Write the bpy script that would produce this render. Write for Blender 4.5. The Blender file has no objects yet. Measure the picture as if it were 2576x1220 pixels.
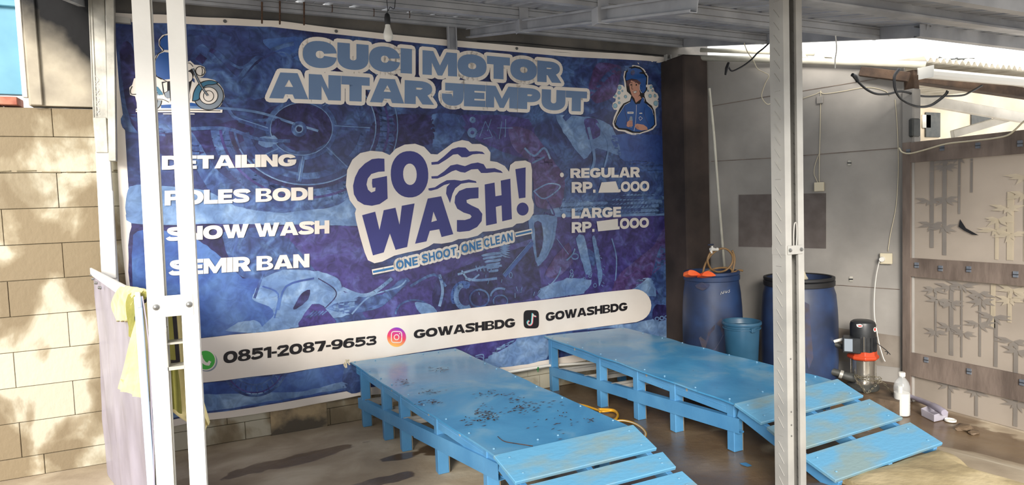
import bpy, bmesh, math, random
from mathutils import Vector, Matrix, noise
from mathutils.geometry import tessellate_polygon
random.seed(7)
SC = bpy.context.scene
COL = SC.collection
PI = math.pi
# ---------------------------------------------------------------- camera
FPX, CX, CY, HCAM = 1560.0, 1288.0, 610.0, 1.62
YAW, PITCH, ROLL = math.radians(23.95), math.radians(3.27), math.radians(-2.1)
AX = Vector((math.sin(YAW)*math.cos(PITCH), math.cos(YAW)*math.cos(PITCH), -math.sin(PITCH)))
R0 = AX.cross(Vector((0, 0, 1))).normalized()
U0 = R0.cross(AX)
RX = R0*math.cos(ROLL) + U0*math.sin(ROLL)
UX = -R0*math.sin(ROLL) + U0*math.cos(ROLL)
CAMP = Vector((0, 0, HCAM))
cam_data = bpy.data.cameras.new('camera')
cam = bpy.data.objects.new('camera', cam_data)
COL.objects.link(cam)
m = Matrix((RX, UX, -AX)).transposed().to_4x4()
m.translation = CAMP
cam.matrix_world = m
cam_data.sensor_width = 36.0
cam_data.lens = FPX/2576.0*36.0
cam_data.clip_start = 0.02
cam_data.clip_end = 200
SC.camera = cam
# ---------------------------------------------------------------- world, sun, exposure
W = bpy.data.worlds.new('overcast_sky')
SC.world = W
W.use_nodes = True
wn = W.node_tree.nodes
wl = W.node_tree.links
bg = wn['Background']
tc = wn.new('ShaderNodeTexCoord')
nz = wn.new('ShaderNodeTexNoise'); nz.inputs['Scale'].default_value = 1.6; nz.inputs['Detail'].default_value = 3
cr = wn.new('ShaderNodeValToRGB')
cr.color_ramp.elements[0].position = 0.3; cr.color_ramp.elements[0].color = (0.90, 0.93, 0.97, 1)
cr.color_ramp.elements[1].position = 0.7; cr.color_ramp.elements[1].color = (1.0, 0.985, 0.96, 1)
wl.new(tc.outputs['Generated'], nz.inputs['Vector']); wl.new(nz.outputs['Fac'], cr.inputs['Fac'])
wl.new(cr.outputs['Color'], bg.inputs['Color'])
bg.inputs['Strength'].default_value = 1.45
sd = bpy.data.lights.new('hazy_sun', 'SUN'); sd.energy = 3.4; sd.angle = math.radians(22); sd.color = (1.0, 0.94, 0.86)
so = bpy.data.objects.new('hazy_sun', sd); COL.objects.link(so)
so.rotation_euler = Vector((-0.58, -0.82, 0.40)).to_track_quat('Z', 'Y').to_euler()
vs = SC.view_settings
SC.display_settings.display_device = 'sRGB'
vs.view_transform = 'Standard'; vs.look = 'None'; vs.gamma = 1.0; vs.use_curve_mapping = False
vs.exposure = 0.62
SC.cycles.max_bounces = 8
SC.cycles.transparent_max_bounces = 12

# ---------------------------------------------------------------- helpers
def at(px, py, X=None, Y=None, Z=None, pl=None):
    d = AX + RX*((px-CX)/FPX) - UX*((py-CY)/FPX)
    if X is not None: t = X/d.x
    elif Y is not None: t = Y/d.y
    elif Z is not None: t = (Z-HCAM)/d.z
    else: t = (pl[1]-Vector(pl[0]).dot(CAMP))/Vector(pl[0]).dot(d)
    return CAMP + d*t

def zf(x, y):          # the floor falls gently towards the back wall and the pump corner
    w = max(0.0, min(1.0, (x-3.2)/1.1)); w = 1-w*w*(3-2*w)
    return 0.089*max(0.0, min(3.4, 4.84-y))*w
def fl(px, py, up=0.0):
    p = at(px, py, Z=0)
    for _ in range(12): p = at(px, py, Z=zf(p.x, p.y)+up)
    return p

def srgb(r, g, b):
    f = lambda c: (c/255/12.92) if c/255 <= 0.04045 else ((c/255+0.055)/1.055)**2.4
    return (f(r), f(g), f(b), 1)

def mat(name, c1, c2=None, sc=6.0, rough=0.6, metal=0.0, bump=0.0, bsc=None, c3=None, detail=6, lo=0.35, hi=0.65, stretch=None, spec=None, rnd=0.0, dist=0.0):
    M = bpy.data.materials.new(name); M.use_nodes = True
    n = M.node_tree.nodes; l = M.node_tree.links; b = n['Principled BSDF']
    b.inputs['Roughness'].default_value = rough; b.inputs['Metallic'].default_value = metal
    if spec is not None: b.inputs['Specular IOR Level'].default_value = spec
    g = n.new('ShaderNodeNewGeometry')
    mp = n.new('ShaderNodeMapping'); l.new(g.outputs['Position'], mp.inputs['Vector'])
    if stretch: mp.inputs['Scale'].default_value = stretch
    col = None
    if c2:
        t = n.new('ShaderNodeTexNoise'); t.inputs['Scale'].default_value = sc; t.inputs['Detail'].default_value = detail; t.inputs['Distortion'].default_value = dist
        l.new(mp.outputs['Vector'], t.inputs['Vector'])
        r = n.new('ShaderNodeValToRGB'); e = r.color_ramp.elements
        e[0].position = lo; e[0].color = srgb(*c1); e[1].position = hi; e[1].color = srgb(*c2)
        if c3:
            e2 = e.new((lo+hi)/2); e2.color = srgb(*c3)
        l.new(t.outputs['Fac'], r.inputs['Fac']); col = r.outputs['Color']
        if rnd:
            oi = n.new('ShaderNodeObjectInfo'); hs = n.new('ShaderNodeHueSaturation')
            mr = n.new('ShaderNodeMapRange'); mr.inputs['To Min'].default_value = 1-rnd; mr.inputs['To Max'].default_value = 1+rnd
            l.new(oi.outputs['Random'], mr.inputs['Value']); l.new(mr.outputs['Result'], hs.inputs['Value'])
            l.new(col, hs.inputs['Color']); col = hs.outputs['Color']
        l.new(col, b.inputs['Base Color'])
    else:
        b.inputs['Base Color'].default_value = srgb(*c1)
    if bump:
        t2 = n.new('ShaderNodeTexNoise'); t2.inputs['Scale'].default_value = bsc or sc*4; t2.inputs['Detail'].default_value = 5
        l.new(mp.outputs['Vector'], t2.inputs['Vector'])
        bp = n.new('ShaderNodeBump'); bp.inputs['Strength'].default_value = bump; bp.inputs['Distance'].default_value = 0.01
        l.new(t2.outputs['Fac'], bp.inputs['Height']); l.new(bp.outputs['Normal'], b.inputs['Normal'])
    return M

class MB:
    def __init__(s): s.v = []; s.f = []; s.smooth = False
    def add(s, vs, fs):
        o = len(s.v); s.v += [tuple(p) for p in vs]; s.f += [tuple(i+o for i in f) for f in fs]; return s
    def box(s, x0, x1, y0, y1, z0, z1):
        return s.add([(x0,y0,z0),(x1,y0,z0),(x1,y1,z0),(x0,y1,z0),(x0,y0,z1),(x1,y0,z1),(x1,y1,z1),(x0,y1,z1)],
                     [(3,2,1,0),(4,5,6,7),(0,1,5,4),(1,2,6,5),(2,3,7,6),(3,0,4,7)])
    def hexa(s, p):   # 8 points, bottom 4 then top 4
        return s.add(p, [(3,2,1,0),(4,5,6,7),(0,1,5,4),(1,2,6,5),(2,3,7,6),(3,0,4,7)])
    def prof(s, pts2, p0, p1, ux, uy):      # closed 2d outline extruded from p0 to p1
        p0, p1, ux, uy = map(Vector, (p0, p1, ux, uy)); n = len(pts2)
        vs = [p0+ux*a+uy*b for a, b in pts2] + [p1+ux*a+uy*b for a, b in pts2]
        fs = [(i, (i+1) % n, n+(i+1) % n, n+i) for i in range(n)] + [tuple(range(n))[::-1], tuple(range(n, 2*n))]
        return s.add(vs, fs)
    def beam(s, p0, p1, w, h, up=(0,0,1)):
        p0, p1 = Vector(p0), Vector(p1); d = (p1-p0).normalized(); sx = d.cross(Vector(up)).normalized(); uy = sx.cross(d)
        return s.prof([(-w/2,-h/2),(w/2,-h/2),(w/2,h/2),(-w/2,h/2)], p0, p1, sx, uy)
    def chan(s, p0, p1, wd, fd, w=0.075, fl=0.035, lip=0.010, t=0.0025):
        # C channel: p on web's outer mid line, wd = web direction, fd = flange direction
        a, h = w/2, fl
        P = [(-a,0),(a,0),(a,h),(a-lip,h),(a-lip,h-t),(a-t,h-t),(a-t,t),(-a+t,t),(-a+t,h-t),(-a+lip,h-t),(-a+lip,h),(-a,h)]
        return s.prof(P, p0, p1, wd, fd)
    def tube(s, pts, r, k=8, cap=True):
        pts = [Vector(p) for p in pts]; n = len(pts); rs = r if isinstance(r, (list, tuple)) else [r]*n
        vs = []; prev = None
        for i, p in enumerate(pts):
            t = (pts[min(i+1, n-1)]-pts[max(i-1, 0)]).normalized()
            if prev is None:
                a = t.cross(Vector((0,0,1)));
                if a.length < 1e-3: a = t.cross(Vector((1,0,0)))
                a.normalize()
            else: a = (prev - t*prev.dot(t)).normalized()
            prev = a; b = t.cross(a)
            vs += [p + (a*math.cos(2*PI*j/k)+b*math.sin(2*PI*j/k))*rs[i] for j in range(k)]
        fs = [(i*k+j, i*k+(j+1) % k, (i+1)*k+(j+1) % k, (i+1)*k+j) for i in range(n-1) for j in range(k)]
        if cap: fs += [tuple(range(k))[::-1], tuple(range((n-1)*k, n*k))]
        return s.add(vs, fs)
    def lathe(s, pr, c=(0,0,0), k=24, axis='z'):
        c = Vector(c); vs = []
        for r, z in pr:
            for j in range(k):
                a = 2*PI*j/k
                vs.append(c + (Vector((r*math.cos(a), r*math.sin(a), z)) if axis == 'z' else (Vector((z, r*math.cos(a), r*math.sin(a))) if axis == 'x' else Vector((r*math.cos(a), z, -r*math.sin(a))))))
        n = len(pr)
        fs = [(i*k+j, i*k+(j+1) % k, (i+1)*k+(j+1) % k, (i+1)*k+j) for i in range(n-1) for j in range(k)]
        if pr[0][0] > 1e-5: fs.append(tuple(range(k))[::-1])
        if pr[-1][0] > 1e-5: fs.append(tuple(range((n-1)*k, n*k)))
        return s.add(vs, fs)
    def sheet(s, grid, t, n=None):   # grid[i][j] of points -> closed sheet, thickness t along n
        a, b = len(grid), len(grid[0]); n = Vector(n)
        top = [Vector(grid[i][j]) for i in range(a) for j in range(b)]; bot = [p - n*t for p in top]
        N = a*b; fs = []
        for i in range(a-1):
            for j in range(b-1):
                q = (i*b+j, i*b+j+1, (i+1)*b+j+1, (i+1)*b+j); fs += [q, tuple(x+N for x in q[::-1])]
        for j in range(b-1):
            fs += [(j+1, j, N+j, N+j+1), ((a-1)*b+j, (a-1)*b+j+1, N+(a-1)*b+j+1, N+(a-1)*b+j)]
        for i in range(a-1):
            fs += [(i*b, (i+1)*b, N+(i+1)*b, N+i*b), ((i+1)*b+b-1, i*b+b-1, N+i*b+b-1, N+(i+1)*b+b-1)]
        return s.add(top+bot, fs)
    def build(s, name, m, parent=None, smooth=None, bevel=0, label=None, kind=None, recalc=True):
        me = bpy.data.meshes.new(name); me.from_pydata(s.v, [], s.f)
        if recalc or bevel:
            bm = bmesh.new(); bm.from_mesh(me)
            bmesh.ops.recalc_face_normals(bm, faces=bm.faces)
            if bevel:
                bmesh.ops.bevel(bm, geom=[e for e in bm.edges if len(e.link_faces) == 2 and e.calc_face_angle() > 0.6], offset=bevel, segments=1, affect='EDGES')
            bm.to_mesh(me); bm.free()
        me.materials.append(m)
        if smooth:
            me.polygons.foreach_set('use_smooth', [True]*len(me.polygons))
            if smooth != True: me.set_sharp_from_angle(angle=math.radians(smooth))
        o = bpy.data.objects.new(name, me); COL.objects.link(o)
        if parent: 
            o.parent = parent
            o.matrix_parent_inverse = Matrix.Translation(parent.matrix_basis.translation).inverted() if parent.parent is None else Matrix()
        if label: o['label'] = label
        if kind: o['kind'] = kind
        return o

def tag(o, label, cat, group=None, kind=None):
    o['label'] = label; o['category'] = cat
    if group: o['group'] = group
    if kind: o['kind'] = kind
    return o
def thing(name, loc, label, cat, group=None):
    o = bpy.data.objects.new(name, None); COL.objects.link(o); o.location = loc; o.empty_display_size = 0.1
    return tag(o, label, cat, group)
def st(o): o['kind'] = 'structure'; return o
def crom(pts, n=6):
    P = [Vector(p) for p in pts]; out = []
    for i in range(len(P)-1):
        a, b, c, d = P[max(i-1, 0)], P[i], P[i+1], P[min(i+2, len(P)-1)]
        for k in range(n):
            t = k/n; out.append(0.5*((2*b)+(c-a)*t+(2*a-5*b+4*c-d)*t*t+(3*b-a-3*c+d)*t**3))
    out.append(P[-1]); return out
def nz3(x, y, z=0): return noise.noise(Vector((x, y, z)))

# ---------------------------------------------------------------- materials
M = {}
M['zinc'] = mat('galvanised_steel', (152,150,145), (170,168,162), 5, 0.48, 0.2, 0.03, 60)
M['zinc_roof'] = mat('roof_steel', (150,152,157), (178,180,184), 5, 0.42, 0.25)
M['zinc_sunlit'] = mat('sunlit_post_steel', (222,220,214), (234,232,226), 5, 0.5, 0.05, 0.05, 80)  # glare on the left post is put into this lighter steel colour
M['zinc_old'] = mat('old_post_steel', (150,148,140), (198,194,182), 7, 0.5, 0.35, 0.08, 60)
M['rust'] = mat('rusty_iron', (60,44,36), (96,70,52), 60, 0.9)
M['blue'] = mat('blue_paint', (66,124,170), (92,150,192), 3.0, 0.38, 0, 0.12, 40, c3=(78,136,180), detail=8, lo=0.3, hi=0.7, rnd=0.04)
M['blue_deck'] = mat('blue_deck_paint', (60,128,174), (124,164,186), 2.6, 0.24, 0, 0.1, 30, c3=(74,144,188), detail=10, lo=0.3, hi=0.7, dist=0.6)
M['blue_plank'] = mat('worn_blue_plank', (118,140,142), (88,146,180), 7, 0.5, 0, 0.2, 50, detail=10, lo=0.36, hi=0.56, stretch=(0.5, 1.2, 1.2), rnd=0.05)
M['raw_wood'] = mat('raw_wood', (120,110,92), (160,148,128), 12, 0.8, 0, 0.2)
M['wood'] = mat('old_brown_wood', (92,80,72), (124,110,100), 8, 0.8, 0, 0.3, stretch=(1,1,0.3))
M['dark_wood'] = mat('dark_roof_wood', (58,44,34), (88,68,52), 8, 0.85, 0, 0.3)
M['chip'] = mat('rust_scar', (34,26,26), (74,48,34), 40, 0.9)
M['screw'] = mat('painted_screw', (112,158,186), rough=0.35)
M['screw_zn'] = mat('screw_steel', (120,120,118), rough=0.4, metal=0.7)
M['white_pl'] = mat('white_plastic', (214,212,204), rough=0.35)
M['cream_pl'] = mat('cream_plastic', (196,186,160), rough=0.4)
M['pvc'] = mat('pvc_pipe', (186,182,166), (206,202,186), 8, 0.4)
M['black_rub'] = mat('black_rubber', (26,26,28), rough=0.5)
M['drum'] = mat('blue_drum_plastic', (30,40,62), (38,60,98), 3.5, 0.45, 0, 0.1, 20, c3=(34,48,78), rnd=0.03)
M['drum_dirt'] = mat('drum_dirt', (60,54,62), (50,58,90), 14, 0.7)
M['bucket'] = mat('bucket_plastic', (34,74,98), (44,86,112), 5, 0.4)
M['orange'] = mat('orange_plastic', (232,92,40), (240,110,56), 9, 0.5)
M['pump_or'] = mat('pump_orange', (176,62,28), rough=0.45)
M['pump_bk'] = mat('pump_black', (28,30,32), (38,40,42), 30, 0.4)
M['chrome'] = mat('pump_steel', (190,186,176), rough=0.18, metal=0.9)
M['cast'] = mat('dark_casting', (48,50,48), (62,62,58), 20, 0.6)
M['hose_y'] = mat('yellow_hose', (222,164,38), rough=0.35)
M['hose_b'] = mat('brown_hose', (128,98,62), (146,116,78), 20, 0.5)
M['chamois'] = mat('cream_chamois', (196,182,128), (214,202,152), 14, 0.9, 0, 0.3, 50)
M['olive'] = mat('olive_cloth', (126,124,58), (146,142,74), 14, 0.9, 0, 0.3, 50)
M['darkcloth'] = mat('dark_cloth', (38,36,44), (50,46,54), 14, 0.9)
M['apron'] = mat('beige_concrete', (128,112,82), (196,178,140), 3.2, 0.85, 0, 0.4, 30, c3=(170,152,114), detail=8)
M['mud'] = mat('dark_mud_concrete', (66,54,42), (112,94,74), 6, 0.6, 0, 0.6, 14, detail=8)
M['green'] = mat('green_tie', (30,120,60), rough=0.5)
M['red'] = mat('red_mark', (190,40,40), rough=0.5)
M['white_ink'] = mat('white_ink', (220,216,206), (228,224,214), 5, 0.5, spec=0.3)
M['black_ink'] = mat('black_ink', (30,26,28), rough=0.5, spec=0.3)
M['sky_win'] = mat('cyan_paint', (80,136,158), (92,148,168), 5, 0.5)
M['white_trim'] = mat('white_trim_paint', (200,196,186), (222,218,208), 6, 0.7)
M['asb'] = mat('asbestos_roof', (170,164,150), (206,200,186), 5, 0.9, 0, 0.2)
M['tile'] = mat('red_tile', (150,84,66), (176,120,96), 14, 0.8)

# ---- concrete floor with damp areas
def floor_mat():
    Mx = bpy.data.materials.new('damp_concrete_floor'); Mx.use_nodes = True
    n = Mx.node_tree.nodes; l = Mx.node_tree.links; b = n['Principled BSDF']
    g = n.new('ShaderNodeNewGeometry'); pos = g.outputs['Position']
    def ns(sc, det=6, dis=0.0):
        t = n.new('ShaderNodeTexNoise'); t.inputs['Scale'].default_value = sc; t.inputs['Detail'].default_value = det; t.inputs['Distortion'].default_value = dis
        l.new(pos, t.inputs['Vector']); return t.outputs['Fac']
    r = n.new('ShaderNodeValToRGB'); e = r.color_ramp.elements
    e[0].position = 0.30; e[0].color = srgb(144,128,106); e[1].position = 0.72; e[1].color = srgb(206,194,170)
    k = e.new(0.5); k.color = srgb(170,154,130)
    l.new(ns(2.2, 9, 0.4), r.inputs['Fac'])
    sep = n.new('ShaderNodeSeparateXYZ'); l.new(pos, sep.inputs[0])
    def mth(op, a, b2=None, c=None, clamp=False):
        q = n.new('ShaderNodeMath'); q.operation = op; q.use_clamp = clamp
        for i, x in enumerate((a, b2, c)):
            if x is None: continue
            if isinstance(x, (int, float)): q.inputs[i].default_value = x
            else: l.new(x, q.inputs[i])
        return q.outputs[0]
    wob = mth('MULTIPLY', mth('SUBTRACT', ns(3.2, 7, 0.3), 0.5), 2.6)
    wob2 = mth('MULTIPLY', mth('SUBTRACT', ns(1.3, 5), 0.5), 4.5)
    total = None
    # (x, y, rx, ry, angle, wobble)
    for (x, y, rx, ry, a, wv) in WET:
        dx = mth('SUBTRACT', sep.outputs[0], x); dy = mth('SUBTRACT', sep.outputs[1], y)
        ca, sa = math.cos(a), math.sin(a)
        u = mth('DIVIDE', mth('ADD', mth('MULTIPLY', dx, ca), mth('MULTIPLY', dy, sa)), rx)
        v = mth('DIVIDE', mth('SUBTRACT', mth('MULTIPLY', dy, ca), mth('MULTIPLY', dx, sa)), ry)
        d2 = mth('SQRT', mth('ADD', mth('MULTIPLY', u, u), mth('MULTIPLY', v, v)))
        d3 = mth('ADD', d2, mth('MULTIPLY', wob if wv < 1 else wob2, 1.0 if wv < 1 else 0.45))
        q = mth('MULTIPLY', mth('SUBTRACT', 1.08, d3), 7.0, clamp=True)
        total = q if total is None else mth('MAXIMUM', total, q)
    mx = n.new('ShaderNodeMix'); mx.data_type = 'RGBA'
    dark = n.new('ShaderNodeMix'); dark.data_type = 'RGBA'; dark.blend_type = 'MULTIPLY'; dark.inputs['Factor'].default_value = 1
    l.new(r.outputs['Color'], dark.inputs['A']); dark.inputs['B'].default_value = (0.36, 0.29, 0.235, 1)
    l.new(total, mx.inputs['Factor']); l.new(r.outputs['Color'], mx.inputs['A']); l.new(dark.outputs['Result'], mx.inputs['B'])
    l.new(mx.outputs['Result'], b.inputs['Base Color'])
    rr = n.new('ShaderNodeMapRange'); rr.inputs['To Min'].default_value = 0.85; rr.inputs['To Max'].default_value = 0.28
    l.new(total, rr.inputs['Value']); l.new(rr.outputs['Result'], b.inputs['Roughness'])
    bp = n.new('ShaderNodeBump'); bp.inputs['Strength'].default_value = 0.35; bp.inputs['Distance'].default_value = 0.01
    l.new(ns(14, 8), bp.inputs['Height']); l.new(bp.outputs['Normal'], b.inputs['Normal'])
    return Mx
def fz(px, py): p = fl(px, py); return (p.x, p.y)
p1 = fz(700, 1165); p2 = fz(800, 1145); p3 = fz(1000, 1148); p4 = fz(1060, 1140); p5 = fz(930, 1215)
WET = [(p1[0], p1[1], 0.30, 0.13, 0.25, 0), (p2[0]+.02, p2[1]+.03, 0.26, 0.085, 0.2, 0), (p3[0], p3[1], 0.16, 0.07, 0.1, 0), (p4[0]+.25, p4[1]+.1, 0.30, 0.14, 0, 0), (p5[0], p5[1], 0.2, 0.07, 0.1, 0),
       (2.2, 3.2, 0.75, 1.5, -0.1, 2), (3.0, 4.0, 1.4, 1.3, 0.0, 2), (3.9, 3.3, 0.8, 1.2, 0.3, 2), (4.3, 2.3, 0.28, 0.8, 0.15, 0)]
M['floor'] = floor_mat()

# ---- printed vinyl
M['pr_white'] = mat('vinyl_white', (224,214,202), (234,225,214), 3, 0.45, spec=0.4)
M['pr_bg'] = mat('vinyl_navy_print', (40,42,80), (72,102,146), 1.9, 0.36, 0, c3=(50,62,106), detail=9, lo=0.36, hi=0.68, dist=0.9, spec=0.5)
M['pr_light'] = mat('vinyl_light_blue_print', (88,116,158), (124,152,188), 3.5, 0.36, 0, detail=7, dist=0.6, lo=0.3, hi=0.7, spec=0.5)
M['pr_mid'] = mat('vinyl_mid_blue_print', (52,70,118), (84,114,158), 6, 0.36, 0, detail=8, dist=1.2, lo=0.32, hi=0.66, spec=0.5)
M['pr_royal'] = mat('vinyl_royal_print', (52,78,136), (76,106,160), 1.6, 0.36, 0, detail=6, dist=0.5, lo=0.3, hi=0.7, spec=0.5)
M['pr_dark'] = mat('vinyl_dark_print', (40,34,68), (54,48,88), 7, 0.36, 0, detail=7, dist=0.8, spec=0.5)
M['pr_purple'] = mat('vinyl_purple_print', (64,54,98), (82,72,120), 3, 0.36, 0, detail=7, dist=1.0, spec=0.5)
M['pr_plum'] = mat('vinyl_plum_print', (80,56,84), (96,78,116), 4, 0.36, 0, detail=7, dist=1.0, spec=0.5)
def collage(name, c1, c2, c3, sc, fine=.5):
    Mx = mat(name, c1, c3, sc, 0.34, 0, c3=c2, detail=9, lo=0.34, hi=0.68, dist=1.1, spec=0.5)
    n = Mx.node_tree.nodes; l = Mx.node_tree.links; b = n['Principled BSDF']; src = b.inputs['Base Color'].links[0].from_socket
    g = n.new('ShaderNodeNewGeometry'); t = n.new('ShaderNodeTexNoise'); t.inputs['Scale'].default_value = 11; t.inputs['Detail'].default_value = 10; t.inputs['Distortion'].default_value = 2.2
    l.new(g.outputs['Position'], t.inputs['Vector'])
    mr = n.new('ShaderNodeMapRange'); mr.inputs['From Min'].default_value = .38; mr.inputs['From Max'].default_value = .62; mr.inputs['To Min'].default_value = 1-fine*.6; mr.inputs['To Max'].default_value = 1+fine*.5
    l.new(t.outputs['Fac'], mr.inputs['Value'])
    hs = n.new('ShaderNodeHueSaturation'); l.new(src, hs.inputs['Color']); l.new(mr.outputs['Result'], hs.inputs['Value']); l.new(hs.outputs['Color'], b.inputs['Base Color'])
    return Mx
M['pr_bg'] = collage('vinyl_navy_print', (38,42,82), (50,62,110), (74,106,156), 2.4)
M['pr_light'] = collage('vinyl_light_blue_print', (84,112,156), (100,130,172), (132,160,194), 4, .3)
M['pr_mid'] = collage('vinyl_mid_blue_print', (44,58,106), (58,80,130), (86,116,162), 7, .5)
M['pr_royal'] = collage('vinyl_royal_print', (48,70,130), (58,86,148), (78,112,168), 3, .25)
M['pr_dark'] = collage('vinyl_dark_print', (30,28,68), (42,38,86), (58,62,112), 8, .6)
M['pr_purple'] = collage('vinyl_purple_print', (50,42,98), (62,54,116), (80,84,144), 6, .5)
M['pr_plum'] = collage('vinyl_plum_print', (66,46,88), (78,60,108), (94,92,144), 7, .5)
M['pr_title'] = mat('title_blue', (100,124,158), (114,138,170), 1.5, 0.42, spec=0.4)
M['pr_logo'] = mat('logo_indigo', (54,54,118), (58,60,126), 2, 0.45, spec=0.4)
M['pr_tag'] = mat('tagline_blue', (44,112,164), rough=0.45)
M['pr_teal'] = mat('teal_ink', (58,112,140), rough=0.45)
M['pr_gray'] = mat('grey_ink', (132,142,152), rough=0.45)
M['pr_skin'] = mat('skin_ink', (196,140,116), rough=0.45)
M['pr_jacket'] = mat('jacket_blue_ink', (28,78,146), rough=0.45)
M['pr_hair'] = mat('brown_ink', (84,44,48), rough=0.45)
M['pr_bubble'] = mat('bubble_ink', (150,186,200), rough=0.45)
M['pr_green'] = mat('green_ink', (70,172,66), rough=0.45)
M['pr_cyan'] = mat('cyan_ink', (60,200,210), rough=0.45)
M['pr_redink'] = mat('red_ink', (220,50,90), rough=0.45)
def grad_mat():
    Mx = bpy.data.materials.new('camera_icon_gradient'); Mx.use_nodes = True
    n = Mx.node_tree.nodes; l = Mx.node_tree.links; b = n['Principled BSDF']; b.inputs['Roughness'].default_value = 0.45
    g = n.new('ShaderNodeNewGeometry'); sp = n.new('ShaderNodeSeparateXYZ'); l.new(g.outputs['Position'], sp.inputs[0])
    c = at(996, 847, Y=4.8)
    a = n.new('ShaderNodeMath'); a.operation = 'MULTIPLY_ADD'; a.inputs[1].default_value = 1.0; a.inputs[2].default_value = -c.z
    l.new(sp.outputs[2], a.inputs[0])
    d = n.new('ShaderNodeMath'); d.operation = 'MULTIPLY_ADD'; d.inputs[1].default_value = 0.35; d.inputs[2].default_value = -c.x*0.35
    l.new(sp.outputs[0], d.inputs[0])
    e = n.new('ShaderNodeMath'); e.operation = 'ADD'; l.new(a.outputs[0], e.inputs[0]); l.new(d.outputs[0], e.inputs[1])
    mr = n.new('ShaderNodeMapRange'); mr.inputs['From Min'].default_value = -0.08; mr.inputs['From Max'].default_value = 0.08; l.new(e.outputs[0], mr.inputs['Value'])
    r = n.new('ShaderNodeValToRGB'); q = r.color_ramp.elements
    q[0].position = 0; q[0].color = srgb(250,190,90); q[1].position = 1; q[1].color = srgb(110,60,190)
    k = q.new(0.45); k.color = srgb(235,70,90); k = q.new(0.72); k.color = srgb(205,50,140)
    l.new(mr.outputs['Result'], r.inputs['Fac']); l.new(r.outputs['Color'], b.inputs['Base Color'])
    return Mx
M['pr_grad'] = grad_mat()
# ---- translucent bamboo film and partition film
def film(name, c1, c2, sc, tr, rough=0.35):
    Mx = mat(name, c1, c2, sc, rough); n = Mx.node_tree.nodes; l = Mx.node_tree.links
    b = n['Principled BSDF']; o = n['Material Output']; t = n.new('ShaderNodeBsdfTranslucent')
    src = b.inputs['Base Color'].links[0].from_socket; l.new(src, t.inputs['Color'])
    mx = n.new('ShaderNodeMixShader'); mx.inputs[0].default_value = tr
    l.new(b.outputs[0], mx.inputs[1]); l.new(t.outputs[0], mx.inputs[2]); l.new(mx.outputs[0], o.inputs['Surface'])
    return Mx
M['film'] = film('bamboo_film', (176,166,154), (196,186,174), 2.0, 0.45)
M['film_dark'] = film('bamboo_film_grey_ink', (158,151,144), (168,161,153), 6, 0.45)
M['film_light'] = film('bamboo_film_light_ink', (214,204,182), (224,214,194), 6, 0.55)
M['panelfilm'] = film('lavender_sheet', (168,162,176), (194,188,204), 3.0, 0.3, 0.25)
def glassy(name, col, rough=0.05, alpha=0.35):
    Mx = bpy.data.materials.new(name); Mx.use_nodes = True; b = Mx.node_tree.nodes['Principled BSDF']
    b.inputs['Base Color'].default_value = srgb(*col); b.inputs['Roughness'].default_value = rough; b.inputs['Alpha'].default_value = alpha
    return Mx
M['clear'] = glassy('clear_bottle', (220,224,224), 0.08, 0.3)
M['clear_tray'] = glassy('clear_tray', (196,192,204), 0.15, 0.62)

# ---- wall surfaces
M['block'] = mat('aac_block', (128,114,90), (186,180,160), 2.0, 0.9, 0, 0.35, 26, c3=(150,138,114), detail=5, lo=0.44, hi=0.56, rnd=0.07, dist=0.3, stretch=(1.5,1,1))
M['mortar'] = mat('mortar_wall', (92,84,66), (140,128,100), 8, 0.95, 0, 0.5, 30)
M['mortar_top'] = mat('grey_upper_wall', (84,82,80), (112,108,102), 3, 0.95, 0, 0.3, 20)
M['greywall'] = mat('grey_board_wall', (122,118,113), (160,155,148), 1.7, 0.75, 0, 0.15, 16, c3=(140,136,130), detail=9, lo=0.3, hi=0.7)
M['patch'] = mat('brown_patch', (86,78,74), (100,92,88), 9, 0.85)
M['column'] = mat('dark_brown_column', (46,38,34), (72,60,54), 2.5, 0.9, 0, 0.2, 20)  # mottled dark brown all over
M['stain'] = mat('damp_stain', (104,94,84), (126,118,108), 5, 0.8)
M['far_wall'] = mat('far_beige_wall', (164,150,128), (186,172,150), 2, 0.9)
M['pilaster'] = mat('grey_render_patch', (92,84,72), (172,152,118), 5, 0.95, 0, 0.5, 20, lo=0.45, hi=0.62)
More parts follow.
